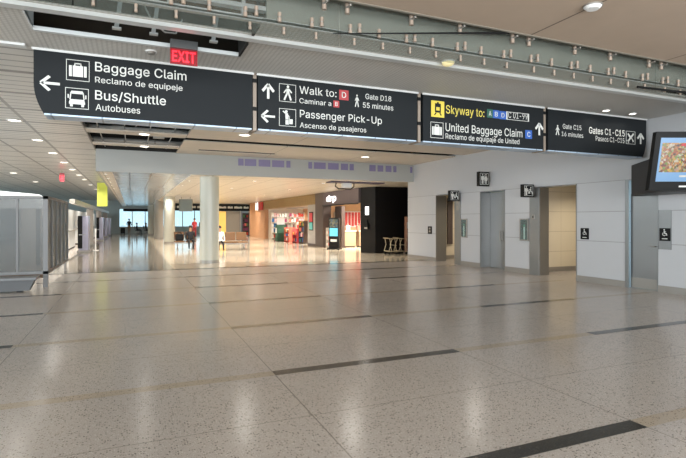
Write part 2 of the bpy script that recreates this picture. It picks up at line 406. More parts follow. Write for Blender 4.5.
PIC['train'] = [rect(.28,.62,.72,.84), rect(.28,.28,.36,.62), rect(.64,.28,.72,.62), rect(.36,.28,.64,.4), bar(.36,.26,.24,.12,.07), bar(.64,.26,.76,.12,.07), rect(.44,.84,.56,.92)]
PIC['plane'] = [bar(.2,.2,.82,.82,.13), [(.5,.62),(.62,.5),(.84,.24),(.76,.16)], [(.38,.5),(.5,.62),(.24,.84),(.16,.76)], [(.2,.3),(.3,.2),(.3,.06),(.24,.06)], [(.2,.3),(.3,.2),(.06,.3),(.06,.24)][::-1]]
PIC['arrowU'] = [bar(.5,0,.5,.9,.2), bar(.5,.96,.03,.5,.2), bar(.5,.96,.97,.5,.2)]
PIC['arrowL'] = [bar(.1,.5,1,.5,.17), bar(.04,.5,.48,.98,.17), bar(.04,.5,.48,.02,.17)]
def man(x): return [ell(x,.86,.065,.075), rect(x-.11,.4,x+.11,.74), rect(x-.095,.08,x-.01,.42), rect(x+.01,.08,x+.095,.42), rect(x-.165,.42,x-.12,.73), rect(x+.12,.42,x+.165,.73)]
def woman(x): return [ell(x,.86,.065,.075), [(x-.07,.74),(x+.07,.74),(x+.16,.32),(x-.16,.32)], rect(x-.075,.08,x-.015,.34), rect(x+.015,.08,x+.075,.34), bar(x-.09,.7,x-.18,.45,.05), bar(x+.09,.7,x+.18,.45,.05)]
PIC['restroom'] = man(.3) + woman(.7) + [rect(.485,.1,.515,.9)]
PIC['family'] = man(.22) + [ell(.55,.6,.055,.06), [(.5,.5),(.6,.5),(.66,.22),(.44,.22)], bar(.34,.6,.5,.46,.05)] + [ell(.74,.8,.06,.07), bar(.72,.7,.74,.42,.12), bar(.72,.42,.9,.4,.09), bar(.9,.42,.92,.15,.08)]
PIC['access'] = [ell(.45,.85,.08,.08), bar(.45,.74,.47,.44,.11), bar(.47,.44,.68,.43,.09), bar(.68,.45,.76,.18,.09), bar(.46,.62,.64,.6,.07), bar(.33,.5,.26,.36,.06), bar(.26,.36,.32,.2,.06), bar(.32,.2,.5,.16,.06), bar(.5,.16,.6,.26,.06)]

GLYPHS = {'-': '227;168,122 168,94 57,94 57,122',
'/': '125;117,266 36,-38 7,-38 89,266',
'0': '227;113,-3 95,-2 79,3 65,12 53,24 42,39 34,57 29,77 25,101 24,127 25,153 29,177 35,197 43,215 53,230 65,242 79,251 95,256 113,258 131,256 147,251 161,242 174,230 184,215 192,197 198,177 201,153 203,127 201,101 198,77 192,57 184,39 174,24 162,12 147,3 131,-2;113,25 125,26 136,30 145,37 153,46 160,58 165,72 169,88 171,107 172,127 171,148 169,166 165,182 160,197 153,208 145,218 136,224 125,228 113,230 101,228 91,224 82,218 73,208 67,197 62,182 58,166 55,148 55,127 55,107 58,88 62,72 67,58 73,46 82,37 91,30 101,26',
'1': '227;38,0 38,27 195,27 195,0;138,254 138,0 106,0 106,224 105,224 43,179 43,213 99,254',
'5': '227;111,-3 96,-2 82,1 70,6 59,12 49,20 41,30 35,41 32,53 30,65 61,65 62,58 65,51 69,44 74,39 80,34 87,30 94,27 102,26 111,25 120,26 130,28 138,32 146,38 152,44 157,52 161,61 163,71 164,81 163,92 161,101 157,111 151,119 145,125 137,131 129,135 119,138 109,138 100,138 92,137 84,134 76,131 69,127 64,123 34,126 48,254 183,254 183,226 75,226 67,151 68,151 74,155 81,159 89,162 97,165 106,166 115,167 126,166 137,164 147,160 156,156 165,150 172,143 179,134 185,125 189,116 193,105 195,94 195,82 194,66 191,51 184,38 176,26 166,16 154,8 141,1 126,-2',
'6': '227;113,-3 98,-2 84,1 71,7 60,15 50,25 42,37 36,51 33,65 32,81 33,93 35,106 40,119 47,134 56,151 69,170 126,254 161,254 75,131 73,131 75,135 79,140 83,144 87,148 92,151 98,153 104,155 110,157 117,157 132,156 146,153 158,147 169,140 178,131 185,120 190,107 193,94 194,79 193,63 190,49 184,36 176,25 166,15 155,7 142,1 128,-2;113,24 123,25 131,27 139,31 146,37 152,43 157,51 161,59 163,69 164,79 163,89 161,98 157,107 152,114 146,121 139,126 131,130 123,132 113,133 104,132 95,130 87,126 80,121 74,114 69,107 65,99 63,89 62,79 63,69 65,59 69,51 74,43 80,37 87,31 95,27 104,25',
'8': '227;113,-3 97,-2 82,1 68,6 56,13 45,21 37,31 31,42 27,54 26,68 27,78 29,88 33,98 37,106 43,114 51,121 58,126 67,130 76,132 76,133 65,138 55,145 46,154 40,165 36,177 35,190 36,203 40,214 45,225 53,234 62,242 73,249 85,254 99,257 113,258 128,257 141,254 153,249 164,242 173,234 181,225 186,214 190,203 191,190 190,177 186,165 180,154 171,145 162,138 150,133 150,132 159,130 168,126 176,121 183,114 189,106 194,98 197,88 200,78 200,68 199,54 195,42 189,31 181,21 171,13 158,6 145,1 130,-2;113,25 124,25 134,27 142,30 150,34 156,40 161,46 165,53 168,61 168,69 168,78 165,87 161,94 156,101 149,107 141,111 133,115 123,117 113,118 103,117 93,115 85,111 77,107 70,101 65,94 61,87 58,78 58,69 58,61 61,53 64,46 70,40 76,34 84,30 92,27 102,25;113,145 122,145 130,147 137,150 144,154 149,159 154,165 157,172 159,180 160,188 159,196 157,203 154,210 149,216 144,221 138,225 130,228 122,229 113,230 104,229 96,228 89,225 82,221 77,216 72,210 69,203 67,196 66,188 67,180 69,172 72,165 77,159 82,154 89,150 96,147 104,145',
'9': '227;113,258 128,257 142,253 155,247 166,239 176,229 184,217 190,204 193,189 194,173 194,161 191,148 186,135 180,120 170,103 158,84 100,0 65,0 151,124 154,124 151,119 148,115 144,111 139,107 134,104 128,101 122,99 116,98 109,97 94,98 81,102 69,107 58,114 49,124 41,134 36,147 33,161 32,176 33,191 36,205 42,218 50,230 60,239 71,247 84,253 98,257;113,230 104,229 95,227 87,223 80,218 74,211 69,204 66,195 63,186 63,176 63,166 66,156 69,148 74,140 80,134 87,129 95,125 104,122 113,122 123,122 131,125 139,129 146,134 152,140 157,147 161,156 163,165 164,175 163,185 161,195 157,204 152,211 146,218 139,223 131,227 123,229',
':': '94;48,-2 42,-1 36,1 31,4 28,9 26,15 25,20 26,27 28,32 31,37 36,40 42,43 48,43 54,43 59,40 64,37 68,32 70,27 71,20 70,15 68,9 64,4 59,1 54,-1;48,135 42,136 36,138 31,142 28,147 26,152 25,158 26,164 28,170 31,174 36,178 42,180 48,181 54,180 59,178 64,174 68,170 70,164 71,158 70,152 68,147 64,142 59,138 54,136',
'A': '240;8,0 101,254 138,254 231,0 198,0 144,151 140,161 136,173 132,186 127,201 122,219 116,239 123,239 117,219 111,201 106,185 102,172 98,161 95,151 43,0;55,71 55,99 185,99 185,71',
'B': '228;30,0 30,254 121,254 137,253 152,250 164,245 175,239 184,230 190,221 195,210 198,199 199,187 198,177 197,168 193,160 189,153 184,148 178,143 172,139 165,136 157,133 157,131 166,130 174,127 182,123 189,117 196,110 201,102 205,92 208,81 209,68 208,56 205,44 200,33 193,24 184,16 172,9 158,4 142,1 123,0;62,29 122,29 140,30 154,34 165,40 172,48 176,58 178,68 177,77 175,85 171,92 166,99 160,104 153,109 144,113 135,115 124,115 62,115;62,143 119,143 128,143 136,145 144,148 151,152 157,157 162,163 165,170 167,178 168,186 167,197 163,206 156,214 147,221 135,225 120,226 62,226',
'C': '255;134,-3 113,-2 93,4 75,12 59,25 46,40 35,58 27,78 22,101 20,127 22,153 27,176 35,197 46,215 59,230 75,242 93,251 113,256 134,258 146,257 158,255 170,252 181,248 191,242 201,236 210,228 217,219 224,209 229,198 234,187 236,174 204,174 202,183 199,190 195,197 190,204 185,209 179,214 172,218 165,222 158,224 150,226 142,228 134,228 119,227 105,223 92,216 80,207 71,196 62,182 57,166 53,148 52,127 53,107 57,88 63,72 71,59 80,47 92,38 105,32 119,28 134,26 142,27 150,28 158,30 165,33 172,36 179,40 185,45 190,51 195,57 199,64 202,72 204,80 236,80 234,68 229,56 224,45 217,36 210,27 201,19 192,12 181,7 170,2 159,-1 146,-3',
'D': '251;109,0 48,0 48,29 107,29 127,30 144,34 159,40 171,49 182,61 189,75 195,90 198,108 200,128 198,147 195,165 190,180 182,194 172,205 160,214 145,221 129,225 110,226 47,226 47,254 113,254 136,253 157,248 176,239 192,228 206,213 217,196 225,175 229,153 231,128 229,102 224,80 217,59 206,42 192,27 175,15 156,7 134,2;62,254 62,0 30,0 30,254',
'E': '209;30,0 30,254 186,254 186,226 62,226 62,143 178,143 178,114 62,114 62,29 188,29 188,0',
'F': '205;30,0 30,254 185,254 185,226 62,226 62,139 173,139 173,111 62,111 62,0',
'G': '260;134,-3 113,-2 93,4 75,13 59,25 45,40 35,58 27,78 22,102 20,127 22,153 27,176 35,197 45,215 59,230 74,242 92,251 112,256 132,258 146,257 158,255 170,252 181,247 192,242 202,235 210,227 218,218 225,208 230,198 234,186 237,174 204,174 201,182 198,190 194,197 189,203 184,208 178,213 172,218 165,221 158,224 150,226 141,227 133,228 118,227 104,223 92,216 80,207 70,196 62,182 57,166 53,148 52,127 53,107 57,88 63,72 71,59 81,47 92,38 105,32 119,28 134,26 148,27 161,31 172,36 183,43 191,51 198,62 203,74 206,87 207,101 217,100 141,100 141,128 239,128 239,100 237,80 233,62 225,45 215,31 203,19 188,9 172,2 154,-2',
'H': '258;30,0 30,254 62,254 62,144 196,144 196,254 228,254 228,0 196,0 196,116 62,116 62,0',
'I': '150;16,0 16,29 59,29 59,226 16,226 16,254 135,254 135,226 91,226 91,29 135,29 135,0',
'O': '267;133,-3 112,-2 93,4 75,12 59,25 46,40 35,58 27,78 22,101 20,127 22,153 27,176 35,197 46,215 59,230 75,242 93,251 112,256 133,258 155,256 174,251 192,242 208,230 221,215 232,197 240,176 245,153 247,127 245,101 240,78 232,58 221,40 208,25 192,12 174,4 155,-2;133,26 148,28 162,32 175,38 186,47 196,58 204,72 210,88 214,106 215,127 214,148 210,166 204,182 196,196 186,207 175,216 162,223 148,227 133,228 119,227 105,223 92,216 81,207 71,196 63,182 57,166 53,148 52,127 53,106 57,88 63,72 71,58 81,47 92,38 105,32 119,28',
'P': '222;30,0 30,254 118,254 136,253 152,250 166,244 178,236 187,226 195,215 200,202 203,189 204,174 203,159 200,145 195,133 187,121 178,112 166,104 152,98 136,94 118,93 55,93 55,121 116,121 129,122 139,124 149,128 156,133 162,139 167,147 170,155 172,164 172,174 172,184 170,193 167,201 162,208 156,214 148,219 139,223 129,225 116,226 62,226 62,0',
'R': '224;30,0 30,254 118,254 136,253 153,250 167,244 178,237 188,227 195,217 200,204 204,191 205,176 204,161 200,148 195,136 188,125 178,116 166,109 152,103 136,100 118,99 48,99 48,128 117,128 129,128 140,130 149,133 156,138 162,143 167,150 170,158 172,167 173,176 172,186 170,194 167,202 162,209 156,215 149,220 140,223 129,225 116,226 62,226 62,0;177,0 115,115 151,115 214,0',
'S': '223;112,-4 94,-3 78,0 64,5 51,11 41,20 32,30 25,42 21,54 19,68 52,68 54,59 57,51 62,44 68,38 75,33 83,29 92,27 102,25 112,25 123,25 133,27 143,30 151,34 159,40 165,46 169,53 172,61 173,70 172,77 170,84 166,89 161,94 155,99 148,102 140,106 132,108 122,111 92,120 72,126 56,135 43,145 34,156 28,170 26,186 27,200 31,213 37,224 46,234 57,242 69,249 83,254 97,257 114,258 130,257 145,254 158,249 170,242 180,234 189,224 195,213 199,202 200,189 169,189 166,201 160,211 151,219 140,225 127,228 112,229 102,229 92,227 84,224 76,220 70,215 64,209 61,203 58,195 58,188 58,180 61,173 65,167 71,162 78,158 85,154 92,151 99,149 106,147 132,140 140,137 148,135 156,132 164,128 172,124 179,119 186,113 192,106 197,99 201,90 203,80 204,69 203,56 199,43 193,32 185,21 174,13 162,5 147,0 130,-3',
'T': '224;16,226 16,254 208,254 208,226 128,226 128,0 96,0 96,226',
'U': '259;129,-4 110,-3 93,1 77,8 63,17 52,27 42,40 36,54 31,70 30,87 30,254 62,254 62,89 63,77 66,66 70,57 77,48 84,40 94,34 104,29 116,27 129,26 143,27 155,29 165,34 175,40 182,48 188,57 193,66 195,77 196,89 196,254 229,254 229,87 227,70 223,54 216,40 207,27 195,17 182,8 166,1 149,-3',
'W': '343;78,0 8,254 41,254 82,98 84,90 86,81 88,73 93,47 95,38 97,29 98,20 95,20 96,29 98,38 100,47 102,55 104,64 106,73 112,98 153,254 190,254 231,98 233,90 235,81 237,73 243,47 245,38 247,29 249,20 244,20 246,29 248,38 249,47 251,55 253,64 255,73 261,98 302,254 335,254 265,0 228,0 184,161 181,172 178,184 176,196 173,209 170,222 168,237 175,237 172,223 170,210 167,197 165,185 162,173 159,161 115,0',
'X': '237;9,0 109,142 109,118 15,254 52,254 89,200 94,193 98,186 102,181 105,175 109,170 112,164 115,159 118,153 122,146 116,146 126,164 129,170 132,175 136,181 149,200 187,254 223,254 129,119 129,143 228,0 191,0 146,65 134,83 131,88 128,93 125,98 122,103 119,109 115,116 122,116 119,109 116,104 113,98 110,93 106,88 103,83 91,65 46,0',
'a': '195;80,-4 68,-4 57,-1 47,2 38,8 30,14 24,22 19,32 16,42 15,54 16,64 18,73 22,80 26,87 32,92 39,97 46,100 54,103 63,105 71,107 80,109 89,110 117,113 123,114 129,116 133,117 135,120 137,123 138,127 138,128 137,136 136,142 133,148 130,153 125,158 120,161 113,163 106,165 98,165 89,165 82,164 75,161 69,158 63,154 59,150 55,146 52,142 50,137 20,146 26,156 32,165 39,173 48,179 57,184 66,188 77,190 87,192 97,192 104,192 112,191 119,190 128,187 135,184 143,180 150,175 156,168 161,160 165,150 168,139 168,126 168,0 138,0 138,26 136,26 134,21 130,17 126,12 121,8 115,4 108,1 100,-2 90,-4;85,23 96,23 106,26 114,29 121,34 127,40 132,47 135,54 137,61 138,69 138,95 136,93 133,92 130,91 125,90 121,89 116,88 100,86 88,84 81,83 74,81 67,79 61,77 56,74 52,70 48,65 47,59 46,52 46,46 48,41 51,36 55,32 59,29 65,26 71,24 78,23',
'b': '212;115,-4 104,-3 94,-1 86,2 79,6 74,11 69,16 65,21 62,25 59,29 56,29 56,0 26,0 26,254 57,254 57,160 59,160 62,164 65,168 69,173 73,178 79,182 86,186 94,190 103,192 115,192 130,191 144,187 156,180 168,171 177,160 185,146 191,131 194,113 195,94 194,75 191,58 185,42 177,29 168,17 157,8 144,1 130,-3;110,23 121,24 131,28 140,33 147,40 153,48 158,58 161,70 163,82 164,95 163,108 161,120 158,131 153,140 147,149 140,156 131,161 121,164 110,165 99,164 89,161 81,156 73,149 67,141 62,131 59,120 57,108 56,95 57,81 59,69 63,58 67,48 73,39 81,32 89,27 99,24',
'c': '198;104,-4 87,-3 72,1 58,8 46,17 36,29 28,43 22,58 18,75 17,94 18,113 22,130 28,146 36,159 46,171 58,180 72,187 87,191 104,192 113,192 122,191 130,189 138,186 146,182 153,178 159,173 165,167 170,161 174,154 178,146 181,138 151,131 150,136 148,140 145,145 142,149 139,152 135,155 131,158 126,161 121,162 116,164 110,165 104,165 92,164 81,161 73,155 65,148 59,139 54,129 51,118 49,106 48,94 49,81 51,70 54,59 59,49 65,40 73,33 81,28 92,24 104,23 110,24 116,24 121,26 126,28 131,30 135,33 139,36 143,40 146,44 148,49 150,54 152,59 181,51 179,43 175,35 171,28 165,22 160,16 153,11 146,6 138,3 130,0 122,-2 113,-4',
'd': '212;98,-4 82,-3 68,1 56,8 44,17 35,29 27,42 22,58 18,75 17,94 18,113 22,131 27,146 35,160 45,171 56,180 69,187 83,191 98,192 109,192 118,190 126,186 133,182 139,178 144,173 147,168 151,164 153,160 155,160 155,254 186,254 186,0 156,0 156,29 153,29 151,25 147,21 143,16 139,11 133,6 126,2 118,-1 109,-3;102,23 113,24 123,27 132,32 139,39 145,48 150,58 153,69 155,81 156,95 155,108 153,120 150,131 145,141 139,149 132,156 123,161 113,164 102,165 91,164 81,161 72,156 65,149 59,140 54,131 51,120 49,108 48,95 49,82 51,70 54,58 59,48 65,40 73,33 81,28 91,24',
'e': '202;106,-4 88,-3 73,1 58,8 46,17 36,29 28,42 22,58 18,75 17,93 18,112 22,129 28,145 36,159 46,170 58,180 71,187 86,191 103,192 113,192 123,190 133,187 142,183 151,177 160,170 167,162 173,152 179,141 182,128 185,113 186,97 186,85 37,85 37,110 169,110 155,101 154,113 152,124 149,134 144,143 138,151 131,157 123,161 113,164 103,165 92,164 82,161 73,157 66,151 59,143 54,135 51,125 49,116 48,105 48,89 49,75 51,64 55,53 61,44 67,37 76,31 85,26 95,24 106,23 114,23 120,25 127,26 133,29 138,32 143,36 147,41 150,47 153,53 182,45 179,36 174,27 168,20 160,13 151,7 141,2 130,-1 119,-3',
'g': '213;103,-75 90,-75 78,-73 67,-70 57,-66 49,-61 41,-55 35,-49 30,-42 25,-35 51,-20 54,-24 57,-29 61,-33 65,-37 71,-41 77,-44 85,-47 93,-48 103,-49 118,-47 130,-44 141,-38 149,-29 154,-17 156,-3 156,34 153,34 150,30 147,26 143,21 139,16 133,12 126,8 118,5 109,3 97,2 83,4 69,7 56,13 45,22 35,32 28,45 22,60 18,77 17,96 18,114 22,131 27,147 35,160 45,171 56,180 69,187 83,191 98,192 109,192 119,190 127,186 134,182 139,178 144,173 148,168 151,164 154,159 157,159 157,190 186,190 186,-4 185,-20 181,-33 175,-45 167,-54 157,-62 145,-68 132,-72 118,-74;102,30 113,30 123,33 132,38 139,44 145,51 150,61 153,71 156,83 156,96 156,109 153,121 150,132 145,141 139,150 132,156 123,161 114,164 102,165 91,164 81,161 73,156 65,149 59,141 54,131 51,120 49,109 48,96 49,84 51,72 54,61 59,52 65,44 73,38 81,33 91,30',
'h': '205;57,113 57,0 26,0 26,254 57,254 57,144 51,144 58,159 66,172 76,181 87,187 100,191 114,192 126,191 137,189 148,184 157,178 164,170 170,160 175,149 178,135 179,120 179,0 148,0 148,118 147,131 143,143 136,152 128,159 117,163 105,165 96,164 88,162 80,159 74,154 68,148 63,141 60,133 58,124',
'i': '83;26,0 26,190 57,190 57,0;42,221 36,222 31,224 27,227 23,231 21,236 21,242 21,247 23,252 27,256 31,259 36,261 42,262 47,261 52,259 57,256 60,252 62,247 63,242 62,236 60,231 57,227 52,224 47,222',
'j': '83;26,190 57,190 57,-15 56,-26 54,-36 51,-45 46,-53 40,-59 32,-65 24,-68 13,-71 2,-71 -5,-71 -5,-43 1,-43 9,-43 15,-40 20,-36 24,-30 26,-23 26,-15;42,221 36,222 31,224 27,227 23,231 21,236 20,242 21,247 23,252 27,256 31,259 36,261 42,262 47,261 52,259 57,256 60,252 62,247 63,242 62,236 60,231 57,227 52,224 47,222',
'k': '190;55,68 55,106 60,106 142,190 180,190 92,100 89,100;26,0 26,254 57,254 57,0;147,0 74,93 96,114 186,0',
'l': '95;70,-1 56,0 45,4 37,10 31,19 27,29 26,42 26,254 57,254 57,49 57,42 58,35 60,31 63,28 67,27 73,26 80,26 85,27 90,1 81,0 77,-1 73,-1',
'm': '305;26,0 26,190 56,190 56,148 54,148 57,157 61,166 66,173 72,179 79,184 86,188 94,191 102,193 110,193 123,192 134,187 144,180 151,171 157,160 160,147 156,147 159,156 163,164 169,172 175,178 182,183 190,187 199,191 208,192 218,193 229,192 239,190 249,186 257,180 264,173 270,164 275,154 278,141 278,128 278,0 248,0 248,127 247,139 243,149 236,156 228,161 219,164 209,165 201,165 194,163 187,160 181,156 177,151 173,145 170,139 168,131 168,124 168,0 137,0 137,130 136,140 132,148 126,156 119,161 110,164 100,165 92,165 85,163 79,160 73,156 67,151 63,145 60,137 58,129 57,119 57,0',
'n': '205;57,113 57,0 26,0 26,190 56,190 56,144 51,144 58,159 66,172 76,181 87,187 100,191 114,192 126,191 137,189 147,184 156,178 164,170 170,160 175,149 178,135 179,120 179,0 148,0 148,118 147,131 143,143 136,152 128,159 117,163 105,165 96,164 88,162 80,159 74,154 68,148 63,141 60,133 58,124',
'o': '208;104,-4 87,-3 72,1 58,8 46,17 36,29 28,43 22,58 18,75 17,94 18,113 22,130 28,146 36,159 46,171 58,180 72,187 87,191 104,192 120,191 136,187 149,180 161,171 171,159 180,146 186,130 189,113 191,94 189,75 186,58 180,43 171,29 161,17 149,8 136,1 120,-3;104,23 116,24 126,28 135,33 143,40 149,49 154,59 157,70 159,81 160,94 159,106 157,118 154,129 149,139 143,148 135,155 126,161 116,164 104,165 92,164 81,161 73,155 65,148 59,139 54,129 51,118 49,106 48,94 49,81 51,70 54,59 59,49 65,40 73,33 81,28 92,24',
'p': '212;26,-71 26,190 56,190 56,160 59,160 62,164 65,168 69,173 73,178 79,182 86,186 94,190 103,192 115,192 130,191 144,187 156,180 168,171 177,160 185,146 191,131 194,113 195,94 194,75 191,58 185,42 177,29 168,17 157,8 144,1 130,-3 115,-4 104,-3 94,-1 86,2 79,6 74,11 69,16 65,21 62,25 59,29 57,29 57,-71;110,23 121,24 131,28 140,33 147,40 153,48 158,58 161,70 163,82 164,95 163,108 161,120 158,131 153,140 147,149 140,156 131,161 121,164 110,165 99,164 89,161 81,156 73,149 67,141 62,131 59,120 57,108 56,95 57,81 59,69 63,58 67,48 73,39 81,32 89,27 99,24',
'q': '212;186,-71 155,-71 155,29 153,29 151,25 147,21 143,16 139,11 133,6 126,2 118,-1 109,-3 98,-4 82,-3 68,1 56,8 44,17 35,29 27,42 22,58 18,75 17,94 18,113 22,131 27,146 35,160 45,171 56,180 69,187 83,191 98,192 109,192 118,190 126,186 133,182 139,178 144,173 147,168 151,164 153,160 156,160 156,190 186,190;102,23 113,24 123,27 132,32 139,39 145,48 150,58 153,69 155,81 156,95 155,108 153,120 150,131 145,141 139,149 132,156 123,161 113,164 102,165 91,164 81,161 72,156 65,149 59,140 54,131 51,120 49,108 48,95 49,82 51,70 54,58 59,48 65,40 73,33 81,28 91,24',
'r': '130;26,0 26,190 56,190 56,160 58,160 62,169 68,177 76,184 85,188 96,191 107,192 115,192 122,192 122,161 115,162 111,163 107,163 103,163 95,162 87,160 80,157 73,153 67,148 63,142 60,135 58,127 57,118 57,0',
's': '182;91,-4 78,-3 67,-2 56,2 46,6 38,12 31,19 25,27 21,37 18,47 47,53 50,44 55,36 62,30 70,26 80,24 91,23 103,24 113,26 122,31 129,37 133,44 134,51 133,58 131,63 127,68 122,72 115,75 106,78 75,85 59,90 46,96 36,104 29,113 25,124 23,137 24,147 27,157 33,166 39,173 48,180 58,185 69,189 81,191 94,192 106,192 117,190 127,186 136,182 143,176 149,170 155,162 159,154 162,145 134,139 131,146 127,152 121,158 114,163 105,165 94,166 83,165 74,163 65,158 59,153 56,146 54,139 55,132 58,126 62,122 68,118 76,114 86,111 115,105 131,100 143,93 153,86 160,76 164,66 166,53 165,43 161,33 156,24 149,16 140,9 130,3 118,-1 105,-3',
't': '114;102,190 102,164 3,164 3,190;32,236 63,236 63,49 64,41 65,35 68,31 72,27 78,26 85,25 93,26 101,27 107,1 103,0 100,-1 96,-1 92,-2 88,-2 84,-2 69,-1 56,4 46,11 38,20 34,32 32,46',
'u': '205;91,-3 79,-2 68,1 57,5 48,12 41,20 35,29 30,41 27,54 26,69 26,190 57,190 57,72 58,58 62,47 68,37 77,31 88,26 100,25 109,26 117,28 125,31 131,36 137,41 142,48 145,57 147,66 148,76 148,190 179,190 179,0 149,0 149,46 154,46 147,30 139,18 129,8 117,2 105,-1',
'w': '284;69,0 11,190 44,190 67,107 70,95 73,82 77,68 80,54 84,38 88,21 82,21 86,37 89,53 93,67 96,81 100,94 103,107 126,190 158,190 181,107 184,95 187,82 191,68 194,53 198,37 201,21 196,21 199,37 203,53 206,68 210,81 213,95 217,107 240,190 272,190 215,0 184,0 159,86 152,112 150,122 148,131 145,140 138,169 145,169 138,140 131,112 129,103 126,94 124,86 99,0',
'y': '195;24,-69 31,-43 36,-44 41,-45 47,-45 52,-44 57,-43 61,-41 65,-37 69,-32 72,-26 75,-18 81,-1 9,190 42,190 83,78 87,66 90,55 93,43 96,32 100,21 103,10 92,10 95,21 98,32 101,43 104,55 108,66 112,78 153,190 186,190 102,-29 98,-38 93,-47 88,-54 83,-59 76,-64 70,-68 62,-70 54,-72 46,-73 41,-72 36,-72 32,-72 29,-71 26,-70'}
def glyph(ch, bold):
    a, *loops = GLYPHS[ch].split(';')
    out = []
    for l in loops:
        p = [tuple(float(c) for c in q.split(',')) for q in l.split()]
        p = [q for i, q in enumerate(p) if q != p[i-1]]
        n = len(p); r = []
        for i in range(n):      # thicken: move every point to the left of the outline's run
            (ax, ay), (bx, by), (cx, cy) = p[i-1], p[i], p[(i+1) % n]
            d1 = Vector((bx-ax, by-ay)).normalized(); d2 = Vector((cx-bx, cy-by)).normalized()
            m = Vector((-(d1.y+d2.y), d1.x+d2.x)); L = m.length
            if L > 1e-6: m = m/L*min(2, 2/L)
            r.append(Vector((bx+m.x*bold, by+m.y*bold, 0)))
        out.append(r)
    return float(a), out
def fill_mesh(loops):
    cu = bpy.data.curves.new('t', 'CURVE'); cu.dimensions = '2D'; cu.fill_mode = 'BOTH'
    for l in loops:
        sp = cu.splines.new('POLY'); sp.points.add(len(l)-1); sp.use_cyclic_u = True
        for p, q in zip(sp.points, l): p.co = (q[0]/100, q[1]/100, 0, 1)
    o = bpy.data.objects.new('t', cu); COL.objects.link(o)
    dg = bpy.context.evaluated_depsgraph_get(); dg.update()
    me = bpy.data.meshes.new_from_object(o.evaluated_get(dg))
    v = [(x.co.x*100, x.co.y*100) for x in me.vertices]; f = [list(p.vertices) for p in me.polygons]
    bpy.data.objects.remove(o); bpy.data.curves.remove(cu); bpy.data.meshes.remove(me)
    return v, f
GCACHE = {}
def text_words(body, bold):
    """layout: one (verts, faces) per word, in glyph units; cap height 254"""
    x = 0; words = []; cur = ([], [])
    for ch in body + ' ':
        if ch == ' ':
            if cur[0]: words.append(cur)
            cur = ([], []); x += 100; continue
        if (ch, bold) not in GCACHE:
            adv, loops = glyph(ch, bold); GCACHE[ch, bold] = (adv,) + fill_mesh(loops)
        adv, v, f = GCACHE[ch, bold]
        o = len(cur[0])
        cur[0].extend([(a+x, b) for a, b in v]); cur[1].extend([[i+o for i in t] for t in f])
        x += adv + bold*.8
    return words
def text_part(name, body, x0, x1, zb, cap, fn, m, parent, bold=9):
    """text from x0 to x1 on baseline zb; fn(x, z) gives the 3-D point on the face; every word is a part"""
    ws = text_words(body, bold)
    a = min(p[0] for w_ in ws for p in w_[0]); b = max(p[0] for w_ in ws for p in w_[0]); sx = (x1-x0)/(b-a); sz = cap/254
    for v, f in ws:
        o = MB().add([fn(x0+(p[0]-a)*sx, zb+p[1]*sz) for p in v], f).build(name, m, parent)
    return o

# ------------------------------------------------------------------ the four hanging sign panels
SX = [(-1.20, 1.725), (1.81, 4.70), (4.825, 7.675), (7.80, 10.74)]
LBL = ['black hanging sign panel with Baggage Claim and Bus/Shuttle lettering',
       'black hanging sign panel with Walk to and Passenger Pick-Up lettering',
       'black hanging sign panel with yellow train pictogram and blue letter boxes',
       'black hanging sign panel with Gates C1-C15 lettering, beside the monitor']
TEXT = [
('Baggage Claim',1,-0.469,0.740,3.658,0.126,2),
('Reclamo de equipeje',1,-0.469,0.685,3.501,0.080,1),
('Bus/Shuttle',1,-0.469,0.454,3.267,0.126,2),
('Autobuses',1,-0.463,0.108,3.116,0.089,1),
('Walk to:',2,2.487,3.135,3.645,0.121,1),
('Caminar a',2,2.487,3.040,3.490,0.079,1),
('Gate D18',2,3.669,4.170,3.670,0.089,1),
('55 minutes',2,3.622,4.210,3.517,0.089,1),
('Passenger Pick-Up',2,2.495,3.985,3.260,0.121,1),
('Ascenso de pasajeros',2,2.495,3.685,3.096,0.082,1),
('Skyway to:',3,5.309,6.184,3.563,0.151,1),
('United Baggage Claim',3,5.301,7.116,3.237,0.149,1),
('Reclamo de equipaje de United',3,5.301,7.040,3.097,0.096,1),
('C 01-99',3,6.762,7.250,3.599,0.117,1),
('Gate C15',4,8.190,8.716,3.491,0.097,1),
('16 minutes',4,8.160,8.771,3.336,0.091,1),
('Gates C1-C15',4,8.938,10.027,3.445,0.134,2),
('Paseos C1-C15',4,9.136,10.018,3.298,0.105,1)]
PICS = [
('suitcase',1,-0.820,-0.538,3.497,3.781),
('bus',1,-0.831,-0.547,3.116,3.397),
('walker',2,2.150,2.429,3.488,3.772),
('pickup',2,2.150,2.429,3.098,3.378),
('train',3,4.993,5.274,3.477,3.773),
('suitcase',3,4.978,5.252,3.093,3.383),
('plane',4,10.072,10.365,3.290,3.576),
('walker_free',2,3.433,3.583,3.495,3.744),
('walker_free',4,7.949,8.141,3.322,3.570),
('chipD',2,3.184,3.354,3.611,3.779),
('chipB',2,3.081,3.184,3.477,3.588),
('chipA',3,6.250,6.386,3.563,3.726),
('chipBb',3,6.391,6.543,3.565,3.719),
('chipDb',3,6.548,6.710,3.558,3.713),
('chipbox',3,6.715,7.288,3.562,3.718),
('chipC',3,7.193,7.366,3.222,3.391),
('arrowL',1,-1.126,-0.894,3.330,3.529),
('arrowU',2,1.876,2.069,3.509,3.744),
('arrowL',2,1.860,2.082,3.136,3.329),
('arrowU',3,7.452,7.658,3.309,3.554),
('arrowU',4,10.437,10.651,3.312,3.548)]
ZB = 3.03
